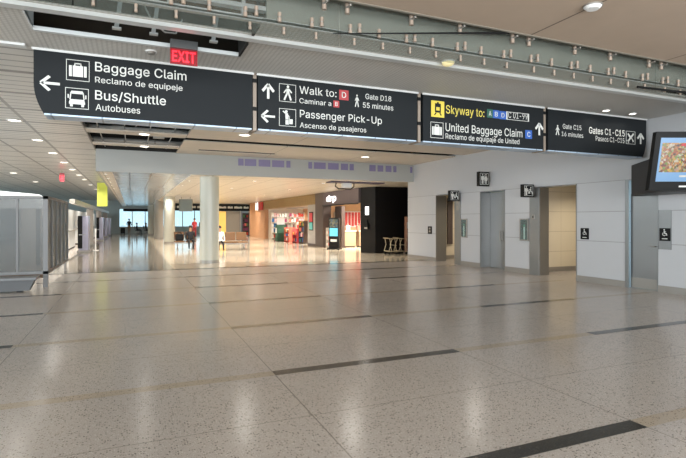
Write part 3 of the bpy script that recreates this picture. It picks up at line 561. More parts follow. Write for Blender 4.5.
for i, (x0, x1) in enumerate(SX):
    root = thing('hanging_sign', LBL[i], 'sign', (x0, SY, ZB))
    def fn(x, z, off=.010, x0=x0): return (x-x0, -off, z-ZB)
    H = CE-ZB; W_ = x1-x0; cv = [(.11*(1-k/6)**2, .40*k/6) for k in range(7)]     # outer lower corners are cut back in a curve
    left = cv if i == 0 else [(0, 0)]
    right = [(W_-a, b) for a, b in reversed(cv)] if i == 3 else [(W_, 0)]
    MB().prism([(0, H)] + left[::-1] + right[::-1] + [(W_, H)], 0, .36, 'xz').build('panel', M_SIGN, root)
    # pale underside tray
    MB().box(.12 if i == 0 else .01, W_-(.12 if i == 3 else .01), .015, .35, -.022, 0).build('underside_tray', M_SIGN_U, root)
    MB().box(-.02, x1-x0+.02, -.015, .0, CE-ZB-.03, CE-ZB).build('top_rail', M_TRIM, root)
    for t, p, a, b, zb, cap, wt in TEXT:
        if p == i+1:
            text_part('lettering', t, a, b, zb, cap, fn, M_YELT if t.startswith('Sky') else M_LETTER, root, 2.5 if wt == 2 else 0.5)
    for n, p, a, b, za, zt in PICS:
        if p != i+1: continue
        def pf(x, h, z, a=a, b=b, za=za, zt=zt):
            px = a+x*(b-a); pz = za+z*(zt-za); return fn(px, pz, h+.004)
        if n.startswith('chip'):
            mm = {'chipD': M_RED, 'chipB': M_RED, 'chipA': M_TEAL, 'chipBb': M_BLUE, 'chipDb': M_BLUE, 'chipC': M_BLUE}.get(n)
            if n == 'chipbox':
                mb = MB()
                for r in ring(.05): mb.prism(r, .002, .006, 'xz', 0, pf)
                mb.build('outline_box', M_LETTER, root); continue
            k = MB().prism(rect(0, 0, 1, 1), .001, .005, 'xz', 0, pf).build('letter_tile', mm, root)
            ch = n[4]
            text_part('letter', ch, a+(b-a)*.27, b-(b-a)*.27, za+(zt-za)*.22, (zt-za)*.56, lambda x, z: fn(x, z, .014), M_LETTER, k, 2)
            continue
        mb = MB(); dark = n == 'train'
        if dark: MB().prism(rect(0, 0, 1, 1), .001, .005, 'xz', 0, pf).build('yellow_tile', M_YEL, root)
        for q in PIC[n] + ([] if n in ('train', 'walker_free', 'arrowU', 'arrowL') else ring(.025)):
            mb.prism(q, .006 if dark else .002, .012 if dark else .008, 'xz', 0, pf)
        mb.build('arrow' if n.startswith('arrow') else 'pictogram', M_SIGN if dark else M_LETTER, root)
for i, (a, b) in enumerate(((1.725, 1.81), (4.70, 4.825), (7.675, 7.80))):
    x = (a+b)/2; wv = .028
    root = thing('sign_post', ['tan upright in the gap after the Baggage Claim sign panel', 'tan upright in the gap after the Passenger Pick-Up sign panel', 'tan upright in the gap before the Gates C1-C15 sign panel'][i], 'post', (x, SY+.2, ZB))
    MB().prism([(-.17, CE-ZB), (-.17, -.03), (.16, -.03), (.16, CE-ZB)], -wv, wv, 'yz').build('bar', mat('post_tan', '#8d8073', .5, .2, .15), root)
    for z in (.28, .72): B(-.036, .036, -.18, .17, z, z+.06).build('clamp', M_BLACK, root)

# ------------------------------------------------------------------ exit signs, detectors, downlights
root = thing('exit_sign', 'lit red exit sign hanging beside the opened ceiling strip', 'exit sign', (.62, 6.62, 3.62))
B(-.17, .17, .05, .14, .19, .30, bev=.008).build('housing', mat('exit_housing', '#4b4a49', .5, .3), root)
B(-.17, .17, .09, .10, -.01, .19).build('edge_lit_panel', M_EXIT_P, root)
text_part('lettering', 'EXIT', -.145, .145, .025, .135, lambda x, z: (x, .086, z), M_EXIT, root, 6)
MB().cyl((0, .1, .27), (0, .1, .3), .02).build('stem', M_STEEL_D, root)
root = thing('exit_sign', 'small red exit sign hanging from the left metal ceiling', 'exit sign', (-2.95, 25.9, 3.35))
B(-.10, .10, -.03, .03, 0, .40, bev=.008).build('housing', M_EXIT_P, root)
text_part('lettering', 'EXIT', -.09, .09, .12, .15, lambda x, z: (x, -.034, z), M_EXIT, root, 6)
MB().cyl((0, 0, .40), (0, 0, .54), .012).build('stem', M_STEEL_D, root)

PK = 1.0
def downlight(x, y, z, r, label, group, power, col=(1, .95, .88)):
    t = thing('downlight', label, 'ceiling light', (x, y, z), 0, group); power *= PK*((4.5 if x < -1.5 else 3.4) if y > 18 else .4 if y > 9 else .3)
    mb = MB()
    n = 20
    vs = []
    for rr, zz in ((r*1.25, -.001), (r*1.22, -.012), (r, -.014), (r*.98, 0)):
        vs += [(rr*math.cos(2*PI*i/n), rr*math.sin(2*PI*i/n), zz) for i in range(n)]
    fs = [(j*n+i, j*n+(i+1) % n, (j+1)*n+(i+1) % n, (j+1)*n+i) for j in range(3) for i in range(n)]
    mb.add(vs, fs, 0, True).build('ring', M_TRIM, t)
    MB().cyl((0, 0, -.004), (0, 0, -.009), r*.97, n).build('lens', M_LAMP, t)
    if power: lamp(x, y, z-.03, power, r*2, col)
    return t
for i, y in enumerate((10.4, 13.4, 16.44, 19.4, 22.4, 25.4, 28.4, 31.5, 36, 41, 48, 56)):
    downlight(-2.48, y, CE, .13, 'downlight in the left metal ceiling, %s of the long row by the opened strip' % ordn(i), 'downlights in the left ceiling', 36)
for i, y in enumerate((12.4, 17, 22.5, 28.4, 34.4)):
    downlight(-5.3, y, CE, .15, 'downlight in the left metal ceiling above the frosted partition, %s of its row' % ordn(i), 'downlights in the left ceiling', 36)
for (x, y, l) in ((2.79, 13.3, 'downlight in the beige ceiling right below the second sign panel'), (7.78, 16.2, 'downlight in the beige ceiling before the bulkhead panes'), (5.2, 11.6, 'downlight in the beige ceiling near the sign underside'), (8.6, 11.0, 'downlight in the beige ceiling near the restroom wall')):
    downlight(x, y, CE, .14, l, None, 55)
for (x, y, l) in ((.3, 14.22, 'downlight on the nearer crossbar of the opened ceiling strip'), (.35, 16.55, 'downlight on the farther crossbar of the opened ceiling strip')):
    downlight(x, y, CE, .13, l, None, 25)
for (x, l) in ((9.1, 'downlight in the grey soffit above the gates sign'), (9.9, 'downlight in the grey soffit above the end of the gates sign')):
    downlight(x, 7.35, CE, .07, l, None, 8)
for i, y in enumerate((19, 21, 23, 25, 27.5, 30, 33, 36.5, 40.5, 45)):
    downlight(-.84, y, CZ, .06, 'small downlight along the left edge of the corridor ceiling, %s' % ordn(i), 'corridor downlights left', 9)
for i, y in enumerate((21, 24, 27.5, 31, 35, 40, 46)):
    downlight(2.15, y, CZ, .06, 'small downlight along the right edge of the polished corridor ceiling, %s' % ordn(i), 'corridor downlights right', 12)
k = 0
for y in (20, 25, 30.5, 37, 44):
    for x in (4.6, 7.6):
        downlight(x, y, CZ, .08, '%s downlight in the warm ceiling before the shops' % ['first', 'second', 'third', 'fourth', 'fifth', 'sixth', 'seventh', 'eighth', 'ninth', 'tenth'][k], 'shop concourse downlights', 44, (1, .96, .91)); k += 1
l = bpy.data.lights.new('window_daylight', 'AREA'); l.shape = 'RECTANGLE'; l.size = 26; l.size_y = 3.2; l.energy = 2200; l.color = (.95, .98, 1)  # added fill lamp at the open left side, tilted up toward the ceiling
o = bpy.data.objects.new('window_daylight', l); COL.objects.link(o); o.location = (-15.6, 14, 1.8); o.rotation_euler = (PI/2+.2, 0, -PI/2)
# added fill lamp behind the viewer, tilted up to brighten the ceilings
l = bpy.data.lights.new('window_daylight', 'AREA'); l.shape = 'RECTANGLE'; l.size = 24; l.size_y = 4.2; l.energy = 4600; l.color = (.97, .98, 1)
o = bpy.data.objects.new('window_daylight', l); COL.objects.link(o); o.location = (0, -7.6, 1.9); o.rotation_euler = (PI/2+.22, 0, 0)
t = thing('smoke_detector', 'round detector on a seam of the brown upper ceiling', 'detector', (4.98, 4.2, 4.12))
MB().cyl((0, 0, -.015), (0, 0, 0), .11, 20).build('base', M_STEEL_D, t); MB().cyl((0, 0, -.045), (0, 0, -.015), .07, 20, 0, .1).build('cover', M_WHITE, t)
t = thing('smoke_detector', 'small round detector on the grey soffit above Baggage Claim', 'detector', (.24, 7.2, CE))
MB().cyl((0, 0, -.015), (0, 0, 0), .075, 18).build('base', M_WHITE, t); MB().cyl((0, 0, -.04), (0, 0, -.015), .045, 18, 0, .06).build('cover', M_STEEL_D, t)
t = thing('dome_lamp', 'small cream dome lamp on the soffit below the glass', 'lamp', (4.2, 5.98, CE+.004))
MB().cyl((0, 0, -.02), (0, 0, 0), .1, 18).build('base', M_TRIM, t); MB().ball((0, 0, -.02), .09, 16, 8, 0, .6).build('dome', mat('dome_cream', '#e6d9a8', .4, 0, .02, 1, .5, '#ffe9a8'), t)

# ------------------------------------------------------------------ glass fascia with standoff bolts
GY = 5.36
GXS = [-3.28, -.52, 2.24, 5.0, 7.76, 10.52]
for i in range(5):
    a, b = GXS[i]+.006, GXS[i+1]-.006
    t = thing('glass_panel', ['glass fascia panel farthest left, before the opened ceiling', 'glass fascia panel above the red exit sign', 'glass fascia panel with the dark rod across it', 'glass fascia panel above the gates and letter box sign', 'glass fascia panel farthest right, above the monitor'][i], 'glass panel', (a, GY, 3.64), 0, 'glass fascia panels')
    B(0, b-a, 0, .012, 0, .5).build('glass', M_GLASS, t)
    def bolt(x, z, s=1):     # upright clamp: two short pins with a dark washer between, on a stub
        MB().cyl((x, -.03, z+.008*s), (x, -.03, z+.05*s), .021*s, 10).cyl((x, -.03, z-.05*s), (x, -.03, z-.008*s), .021*s, 10).cyl((x, -.03, z-.008*s), (x, -.03, z+.008*s), .015*s, 10, 1).cyl((x, -.13 if s > 1.2 else -.03, z), (x, .03, z), .01*s, 8, 1).build('standoff_bolt', [mat('bolt_bronze', '#a08f80', .35, .3, .05), M_STEEL_D], t)
    for k in range(4): bolt(.08+k*.80+(.07 if k else .0)*(k % 2), .45, 1.35)
    for k in range(7):
        x = .12+k*.38
        bolt(x, .21, 1.05); 
        if k % 2 == 0: bolt(x+.12, .235, 1.05)
        bolt(x+.05, .065, .8)
t = thing('tension_rod', 'long dark rod running slantwise across the glass fascia', 'rod', (0, 0, 0))  # dark reflection in the glass, modelled as a thin tapering rod
MB().cyl((2.12, 5.26, 3.735), (4.66, 5.26, 4.12), .006, 8, 0, .016).build('shaft', M_BLACK, t)
MB().ball((4.66, 5.26, 4.12), .02, 8, 6).build('end_cap', M_BLACK, t)
t = thing('tension_rod', 'short dark rod end at the right edge of the glass', 'rod', (0, 0, 0))
MB().cyl((7.2, 5.26, 3.66), (9.4, 5.26, 3.72), .018, 8).build('shaft', M_BLACK, t)

# ------------------------------------------------------------------ services in the opened ceiling
def pipe(name, label, pts, r, m, cat='pipe', rings=0):
    t = thing(name, label, cat, pts[0])
    o = Vector(pts[0]); P = [Vector(p)-o for p in pts]
    MB().tube([tuple(p) for p in P], r, 12).build('run', m, t)
    L = (P[1]-P[0])
    for i in range(rings):
        q = P[0]+L*((i+.5)/rings); d = L.normalized()
        MB().cyl(q-d*.03, q+d*.03, r*1.12, 12).build('collar', M_STEEL_D, t)
pipe('air_duct', 'round galvanised duct crossing the opened ceiling, nearer the bulkhead', [(-1.6, 15.7, 4.22), (3, 15.7, 4.22)], .10, M_GALV, 'duct', 5)
pipe('air_duct', 'round galvanised duct crossing the opened ceiling before the nearer crossbar', [(-1.6, 13.75, 4.13), (3, 13.75, 4.13)], .06, M_GALV, 'duct', 5)
pipe('air_duct', 'round galvanised duct crossing the opened ceiling right at the bulkhead', [(-1.6, 17.5, 4.17), (3, 17.5, 4.17)], .07, M_GALV, 'duct', 5)
pipe('pipe', 'rust brown pipe above the soffit opening nearest the glass', [(-1.3, 5.9, 4.12), (3, 5.9, 4.12)], .05, M_RUST, 'pipe', 4)
pipe('pipe', 'thin dark pipe above the opening by the exit sign', [(-1.3, 7.2, 4.75), (2, 7.2, 4.75)], .03, M_GALV, 'pipe', 3)
pipe('cable', 'thin looped cable hanging in the opening left of the exit sign', [(.1, 6.5, 4.3), (.22, 6.52, 4.05), (.38, 6.6, 3.96), (.52, 6.7, 4.0), (.6, 6.72, 4.2)], .01, M_GALV, 'cable')
t = thing('steel_beam', 'rust brown steel beam in the soffit opening nearest the glass', 'beam', (-1.3, 5.75, 4.02))
B(0, 3, 0, .06, 0, .03).build('lower_flange', M_RUST, t); B(0, 3, .02, .04, .03, .2).build('web', M_RUST, t)
t = thing('steel_beam', 'rust brown steel beam in the soffit slot at the far right', 'beam', (8.7, 5.85, 3.95))
B(0, 2.05, 0, .07, 0, .03).build('lower_flange', M_RUST, t); B(0, 2.05, .025, .045, .03, .2).build('web', M_RUST, t)
for i, (y, z, l) in enumerate(((15.3, 4.16, 'grey junction box in the opened ceiling, left one by the tray'), (16.05, 4.14, 'grey junction box in the opened ceiling before the farther crossbar'), (13.45, 4.13, 'grey junction box in the opened ceiling nearest the sign'))):
    t = thing('junction_box', l, 'junction box', ((-.35, .75, .1)[i], y, z)); B(-.16, .16, -.1, .1, -.06, .08, bev=.01).build('body', M_GALV, t); MB().tube([(.16, 0, 0), (.4, 0, .02), (.5, .05, .2)], .02).build('conduit', M_GALV, t)
for i in range(4):
    pipe('hanger_rail', 'thin pale grid rail running along the opened ceiling strip, %s from the left' % ['first', 'second', 'third', 'fourth'][i], [(-.8+i*.62, 12.2, 3.99+.03*(i % 2)), (-.8+i*.62, 17.8, 3.99+.03*(i % 2))], .014, M_GALV, 'rail')
t = thing('cable_tray', 'pale cable tray seen in the opened ceiling below the sign', 'cable tray', (-1.0, 14.85, 4.09))
for s in (0, .25): B(0, 2.3, s, s+.02, 0, .06).build('side_rail', M_GALV, t)
for k in range(12): B(.1+k*.19, .13+k*.19, .02, .25, 0, .02).build('rung', M_GALV, t)
for i, (y, l) in enumerate(((6.6, 'upright hanger strap left in the soffit opening'), (6.62, 'upright hanger strap beside the looped cable'), (6.6, 'slanting hanger strap right of the exit sign'))):
    x = (-.2, .22, .95)[i]
    t = thing('hanger_strap', l, 'strap', (x, y, CE+.05)); MB().prism([(0, 0), (.05, 0), (.12, .5), (.07, .5)], 0, .02, 'xz').build('strap', M_GALV, t); B(-.02, .08, -.02, .05, -.02, 0).build('foot', M_GALV, t)

# ------------------------------------------------------------------ tinted panes on the bulkhead
GR = [[(3.64,3.84),(3.88,4.32),(4.41,4.86),(4.93,5.41),(5.5,5.66)], [(6.4,6.55),(6.63,7.13),(7.23,7.69),(7.79,8.1),(8.18,8.36)], [(9.08,9.36),(9.46,9.72),(9.84,10.11),(10.21,10.35)], [(11.03,11.13)]]
for i, g in enumerate(GR):
    s = .965
    t = thing('tinted_window_band', ['band of five purple panes on the bulkhead, left one', 'band of five purple panes in the middle of the bulkhead', 'band of four purple panes toward the right of the bulkhead', 'single narrow purple pane at the right end of the bulkhead'][i], 'window band', (g[0][0]*s, BY, 3.56), 0)
    for a, b in g:
        p = B((a-g[0][0])*s, (b-g[0][0])*s, -.014, 0, 0, .25).build('pane', M_PURPLE, t)
t = thing('ceiling_camera', 'dark ceiling fixture with black bent arms under the bulkhead', 'fixture', (8.05, 19.1, CZ))
B(-.55, 1.9, -.3, .3, -.05, 0).build('plate', mat('fixture_purple', '#4b4152', .5), t)
B(.05, .45, -.12, .12, -.26, -.05, bev=.02).build('body', M_WHITE, t)
MB().tube([(-.25, -.1, -.05), (-.3, -.1, -.2), (-.15, -.1, -.3), (.4, -.1, -.3), (.55, -.1, -.2), (.55, -.1, -.05)], .025).build('arm', M_BLACK, t)

# ------------------------------------------------------------------ columns
for i, (x, y, r, m) in enumerate(((2.66, 18.95, .345, M_COLUMN), (2.36, 35.8, .36, M_COLUMN), (2.08, 44.6, .38, M_COLUMN_D), (1.98, 57, .42, M_COLUMN))):
    mb = MB().cyl((x, y, 0), (x, y, CZ), r, 40)
    o = struct('column', mb, m)
    MB().cyl((x, y, .004), (x, y, .12), r+.012, 40).build('base_ring', M_STEEL_D if i != 0 else M_COLUMN_D, o)

# ------------------------------------------------------------------ wall signs and cabinets on the right wall
def blade(y, z, w, h, pic, label):
    t = thing('restroom_sign', label, 'sign', (WX, y, z))
    B(-.06-w, -.06, 0, .12, 0, h, bev=.006).build('panel', M_BLACK, t)
    MB().box(-.06, 0, .04, .08, h*.3, h*.7).build('bracket', M_STEEL_D, t)
    mb = MB()
    for q in PIC[pic] + ring(.03): mb.prism([(-.06-w+w*(.1+.8*a), h*(.1+.8*b)) for a, b in q], -.006, .0, 'xz')
    mb.build('pictogram', M_LETTER, t)
blade(14.62, 2.27, .40, .38, 'family', 'black family restroom blade sign farthest along the right wall')
blade(13.0, 2.70, .42, .47, 'restroom', 'black man and woman restroom sign mounted high above the steel double door')
blade(11.05, 2.26, .40, .37, 'family', 'black family restroom blade sign beside the nearer open doorway')
def placard(y0, y1, z0, z1, label, plate=None):
    t = thing('restroom_placard', label, 'sign', (WX, y0, z0))
    dx = 0
    if plate: B(-.012, 0, -.02, y1-y0+.03, plate[0]-z0, plate[1]-z0).build('back_plate', M_STEEL, t); dx = -.012
    B(dx-.012, dx, 0, y1-y0, 0, z1-z0).build('panel', M_BLACK, t)
    mb = MB()
    for q in PIC['access']: mb.prism([((y1-y0)*(1-(.1+.8*a)), (z1-z0)*(.3+.68*b)) for a, b in q], dx-.016, dx-.012, 'yz')
    mb.prism(rect((y1-y0)*.25, (z1-z0)*.14, (y1-y0)*.75, (z1-z0)*.2), dx-.016, dx-.012, 'yz')
    mb.build('pictogram', M_LETTER, t)
placard(9.22, 9.47, 1.10, 1.39, 'small black placard on the white panel between the open doorway and steel door')
placard(7.12, 7.36, 1.14, 1.42, 'small black placard on a steel plate right of the steel door', (.95, 1.82))
t = thing('call_panel', 'small black switch panel left of the farthest doorway', 'switch panel', (WX, 16.45, 1.05))
B(-.015, 0, 0, .28, 0, .30).build('plate', M_BLACK, t)
for z in (.07, .18): B(-.022, -.015, .09, .19, z, z+.07).build('button', M_STEEL_D, t)
def cabinet(y0, label):
    t = thing('emergency_cabinet', label, 'cabinet', (WX, y0, .98))
    mb = MB(); L, H = .35, .66
    mb.box(-.05, 0, 0, .03, 0, H); mb.box(-.05, 0, L-.03, L, 0, H); mb.box(-.05, 0, .03, L-.03, 0, .03); mb.box(-.05, 0, .03, L-.03, H-.03, H); mb.box(-.005, 0, .03, L-.03, .03, H-.03)
    mb.build('frame', M_STEEL_D, t)
    MB().box(-.008, -.005, .03, L-.03, .03, H-.03).build('back_panel', mat('cabinet_green', '#3d5244', .5, 0, .2, 5), t)
    e = MB().cyl((-.028, L/2, .05), (-.028, L/2, .40), .02, 12).ball((-.028, L/2, .40), .02).build('extinguisher', mat('extinguisher_pale', '#cfe6d4', .4), t)
    MB().box(-.034, -.022, L/2-.03, L/2+.03, .43, .48).build('nozzle', mat('nozzle_green', '#5aa57a', .4), e)
    B(-.052, -.048, .03, L-.03, .03, H-.03).build('glass_door', M_WINGLASS, t)
cabinet(14.22, 'glass fronted green emergency cabinet farther along the right wall')
cabinet(11.30, 'glass fronted green emergency cabinet left of the nearer open doorway')
t = thing('card_reader', 'small grey reader on the steel trim by the nearer open doorway', 'card reader', (WX-.022, 11.05, 1.62))
B(-.03, 0, 0, .1, 0, .14, bev=.006).build('body', M_STEEL_D, t); B(-.034, -.03, .03, .07, .04, .1).build('keypad', M_BLACK, t)
t = thing('hand_sensor', 'small grey plate on the steel trim by the farthest doorway', 'card reader', (WX-.022, 14.7, 1.95))
B(-.02, 0, 0, .13, 0, .3, bev=.006).build('body', M_STEEL_D, t); MB().cyl((-.026, .065, .2), (-.02, .065, .2), .035).build('button', M_STEEL, t)

# ------------------------------------------------------------------ the ceiling monitor, back to back
M_FOOD = screen_mat('screen_food', ['#c8742e', '#e2b06a', '#8c2f1c', '#e7d9c0', '#6f9a2c', '#b9501f', '#3a2418', '#f0c04a'], 26, .85)
M_SKYSCR = mat('screen_blue', '#203040', .25, 0, 0, 1, .8, '#8cc0f2')
t = thing('advertising_monitor', 'large black wedge shaped advertising monitor hung before the right wall', 'monitor', (9.79, 5.94, 2.16), -YAW)
W = .93
def fr(x, y, z): return (x, y-.22*z, z)      # the front leans forward at the top
def slab(x0, x1, y0, y1, z0, z1, f, mi=0, mb=None):
    mb = mb or MB(); q = MB().box(x0, x1, y0, y1, z0, z1); mb.add([f(*v) for v in q.v], q.f, mi); return mb
slab(-W, W, 0, .11, 0, 1.06, fr).build('front_case', M_BLACK, t)
scr = slab(-W+.10, W-.10, -.006, 0, .16, .95, fr).build('screen', M_SKYSCR, t)
slab(-W+.135, W-.135, -.009, -.006, .33, .86, fr).build('picture', M_FOOD, scr)
for a, b in ((-.45, -.08), (-.03, .50)): slab(a, b, -.013, -.009, .80, .85, fr).build('caption', M_RED, scr)
slab(-.40, .45, -.009, -.006, .24, .275, fr).build('caption', M_GALV, scr)
slab(-W+.55, -W+.72, -.008, 0, .055, .085, fr).build('nameplate', M_LETTER, t)
MB().prism([(-.62, .12), (-.12, 1.95), (.12, 1.95), (.5, .12)], -.02, .68, 'xy').build('rear_case', M_BLACKP, t)
MB().tube([(.1, 1.2, .66), (.1, 1.2, .75), (.42, 1.2, .75)], .04).build('wall_arm', M_BLACK, t)

# ------------------------------------------------------------------ frosted partition on the left
t = thing('glass_partition', 'frosted glass partition with aluminium frame on the left', 'partition', (-1.85, 13.64, 0))
fr_ = MB()
for z in (.31, 2.10): fr_.box(-6.2, 0, 0, .07, z, z+.07); fr_.box(-.07, 0, 0, 4.2, z, z+.07)
fr_.box(-.1, 0, 0, .1, 0, 2.17)
for k in range(1, 11): fr_.box(-.62*k-.02, -.62*k+.02, 0, .06, .38, 2.10)
for k in range(1, 6): fr_.box(-.06, 0, .83*k-.02, .83*k+.02, .38, 2.10)
fr_.build('frame', M_ALU, t)
for k in range(10): B(-.62*(k+1)+.02, -.62*k-(.02 if k else .1), .025, .037, .38, 2.10).build('pane', M_FROST, t)
for k in range(5): B(-.04, -.028, .83*k+(.02 if k else .1), .83*(k+1)-.02, .38, 2.10).build('pane', M_FROST, t)
for x, y in ((-.08, 4.1), (-3, .03), (-6.1, .03), (-1.4, .03)): B(x-.03, x+.03, y-.03 if y > 1 else 0, y+.05, 0, .31).build('leg', M_STEEL_D, t)
B(-6.2, -.1, .01, .05, .22, .31).build('bottom_rail', M_RUST, t)
t = thing('low_bench', 'low grey metal bench before the frosted partition', 'bench', (-1.95, 12.75, 0))
B(-4.2, 0, 0, .5, .27, .33, bev=.01).build('top', mat('bench_grey', '#6d6e6f', .5), t)
MB().prism([(-4.1, .27), (-.05, .27), (-.16, .03), (-4.1, .03)], .12, .4, 'xz').build('body', mat('bench_dark', '#4c4d4e', .5), t)
for x in (-.35, -1.6, -2.9): B(x-.05, x+.05, .15, .38, 0, .05).build('foot', M_BLACK, t)

# ------------------------------------------------------------------ the hall on the far left
struct('wall_left_partition', MB().box(-3.7, -3.6, 20.5, 64, 0, 2.25), mat('hall_panel', '#b7b7b2', .5, 0, .05))
t = thing('canopy', 'white curved canopy glowing behind the frosted partition', 'canopy', (-2.75, 20.2, 0))
pts = [(0, 2.38)]+[(-.3-k*.75, 2.47+.36*math.sin(min(1, (k+.4)/8)*PI/2)) for k in range(9)]+[(-6.3, 2.0), (0, 2.0)]
MB().prism(pts, 0, .25, 'xz').build('fascia', mat('canopy_white', '#e9eeee', .4, 0, .02, 1, .35, '#f4fbff'), t)
for x in (-.3, -6): B(x-.06, x+.06, .05, .2, 0, 2.1).build('post', M_ALU, t)
t = thing('header_beam', 'long grey header beam over the left kiosks', 'beam', (-2.3, 24, 2.3))
B(-.15, .05, 0, 34, 0, .2).build('beam', M_COLUMN_D, t); B(-.17, -.15, 0, 34, .05, .1).build('groove', M_DARK, t)
for y in (11, 20.2, 30.2): B(-.10, .0, y, y+.1, -.0, .2).build('hanger', M_COLUMN_D, t)
for i, y in enumerate((34.8, 44, 54)):
    o = struct('pillar', MB().box(-2.62, -2.26, y, y+.5, 0, 2.3), M_GREYP)
    B(-2.64, -2.24, y-.02, y+.52, .003, .12).build('base', M_STEEL_D, o)
kp = None
for i, (x, y) in enumerate(((-2.2, 27.5), (-2.25, 42.2), (-2.3, 51), (-2.3, 58))):
    lab = 'tall dark check-in totem with a pale side, %s along the left hall' % ordn(i)
    if kp is None:
        kp = thing('check_in_kiosk', lab, 'kiosk', (x, y, 0), 0, 'check-in totems in the left hall')
        B(-.22, .22, -.04, .9, .1, 1.8, bev=.015).build('body', mat('kiosk_mauve', '#8d8a98', .3, .3, .08), kp)
        B(-.25, -.05, -.09, -.04, .2, 1.8, bev=.01).build('screen', M_BLACK, kp)
        B(-.3, .25, -.1, .95, 0, .1, bev=.01).build('base', M_STEEL_D, kp)
        B(-.2, .1, -.12, -.04, .85, .9).build('shelf', M_STEEL, kp)
    else: dup(kp, (x, y, 0), lab)
bp = None
for i, y in enumerate((29.6, 36.5, 46.5)):
    lab = 'white ticket counter against the left partition, %s one' % ordn(i)
    if bp is None:
        bp = thing('ticket_counter', lab, 'counter', (-3.28, y, 0), 0, 'ticket counters')
        B(-.22, .22, 0, 3.2, .08, 1.0, bev=.01).build('body', M_WHITE, bp); B(-.25, .3, -.03, 3.23, 1.0, 1.05, bev=.01).build('top', M_STEEL_D, bp)
        B(-.2, .2, .02, 3.18, 0, .08).build('plinth', M_BLACK, bp)
        B(-.1, -.05, 1.2, 1.9, 1.15, 1.6, bev=.01).build('monitor', M_BLACK, bp); MB().cyl((-.08, 1.55, 1.05), (-.08, 1.55, 1.2), .03).build('monitor_stand', M_BLACK, bp)
    else: dup(bp, (-3.28, y, 0), lab)
t = thing('stanchion', 'white low stanchion beside the nearest check-in totem', 'stanchion', (-1.75, 28.9, 0))
MB().cyl((0, 0, 0), (0, 0, .03), .15, 16).build('base', M_WHITE, t); MB().cyl((0, 0, .03), (0, 0, .95), .03, 12).build('post', M_WHITE, t); B(-.03, .03, -.2, .2, .95, 1.15).build('plate', M_WHITE, t)
t = thing('banner', 'lit yellow green banner hanging beside the bulkhead in the left hall', 'banner', (-1.64, 33, 2.42))
B(-.28, .28, 0, .04, 0, 1.44).build('panel', M_BANNER, t); B(-.3, .3, -.01, .05, 1.42, 1.46).build('top_rail', M_STEEL_D, t)

# ------------------------------------------------------------------ far end: window wall
c = MB(); YF = 64
c.box(-16, -1.4, YF, YF+.3, 0, CE); c.box(-1.4, 15, YF, YF+.3, 0, .75); c.box(-1.4, 15, YF, YF+.3, 2.95, CE)
struct('wall_back', c, mat('far_wall_grey', '#b4b9b4', .5, 0, .06))
struct('trim_5', B(-.95, 2.0, YF-.25, YF-.02, 2.62, 2.92), M_BLACK)
n = 0
x = -1.4
while x < 9.9:
    n += 1
    o = struct('window_%d' % n, MB().box(x, x+.05, YF+.05, YF+.15, .75, 2.95).box(x+1.38, x+1.43, YF+.05, YF+.15, .75, 2.95).box(x+.05, x+1.38, YF+.05, YF+.15, .75, .81).box(x+.05, x+1.38, YF+.05, YF+.15, 2.89, 2.95), M_STEEL_D)
    B(x+.05, x+1.38, YF+.08, YF+.1, .81, 2.89).build('pane', M_WINGLASS, o)
    x += 1.43
struct('wall_back_right', B(9.9, 15, YF-.1, YF+.05, 0, CZ), M_GREYP)

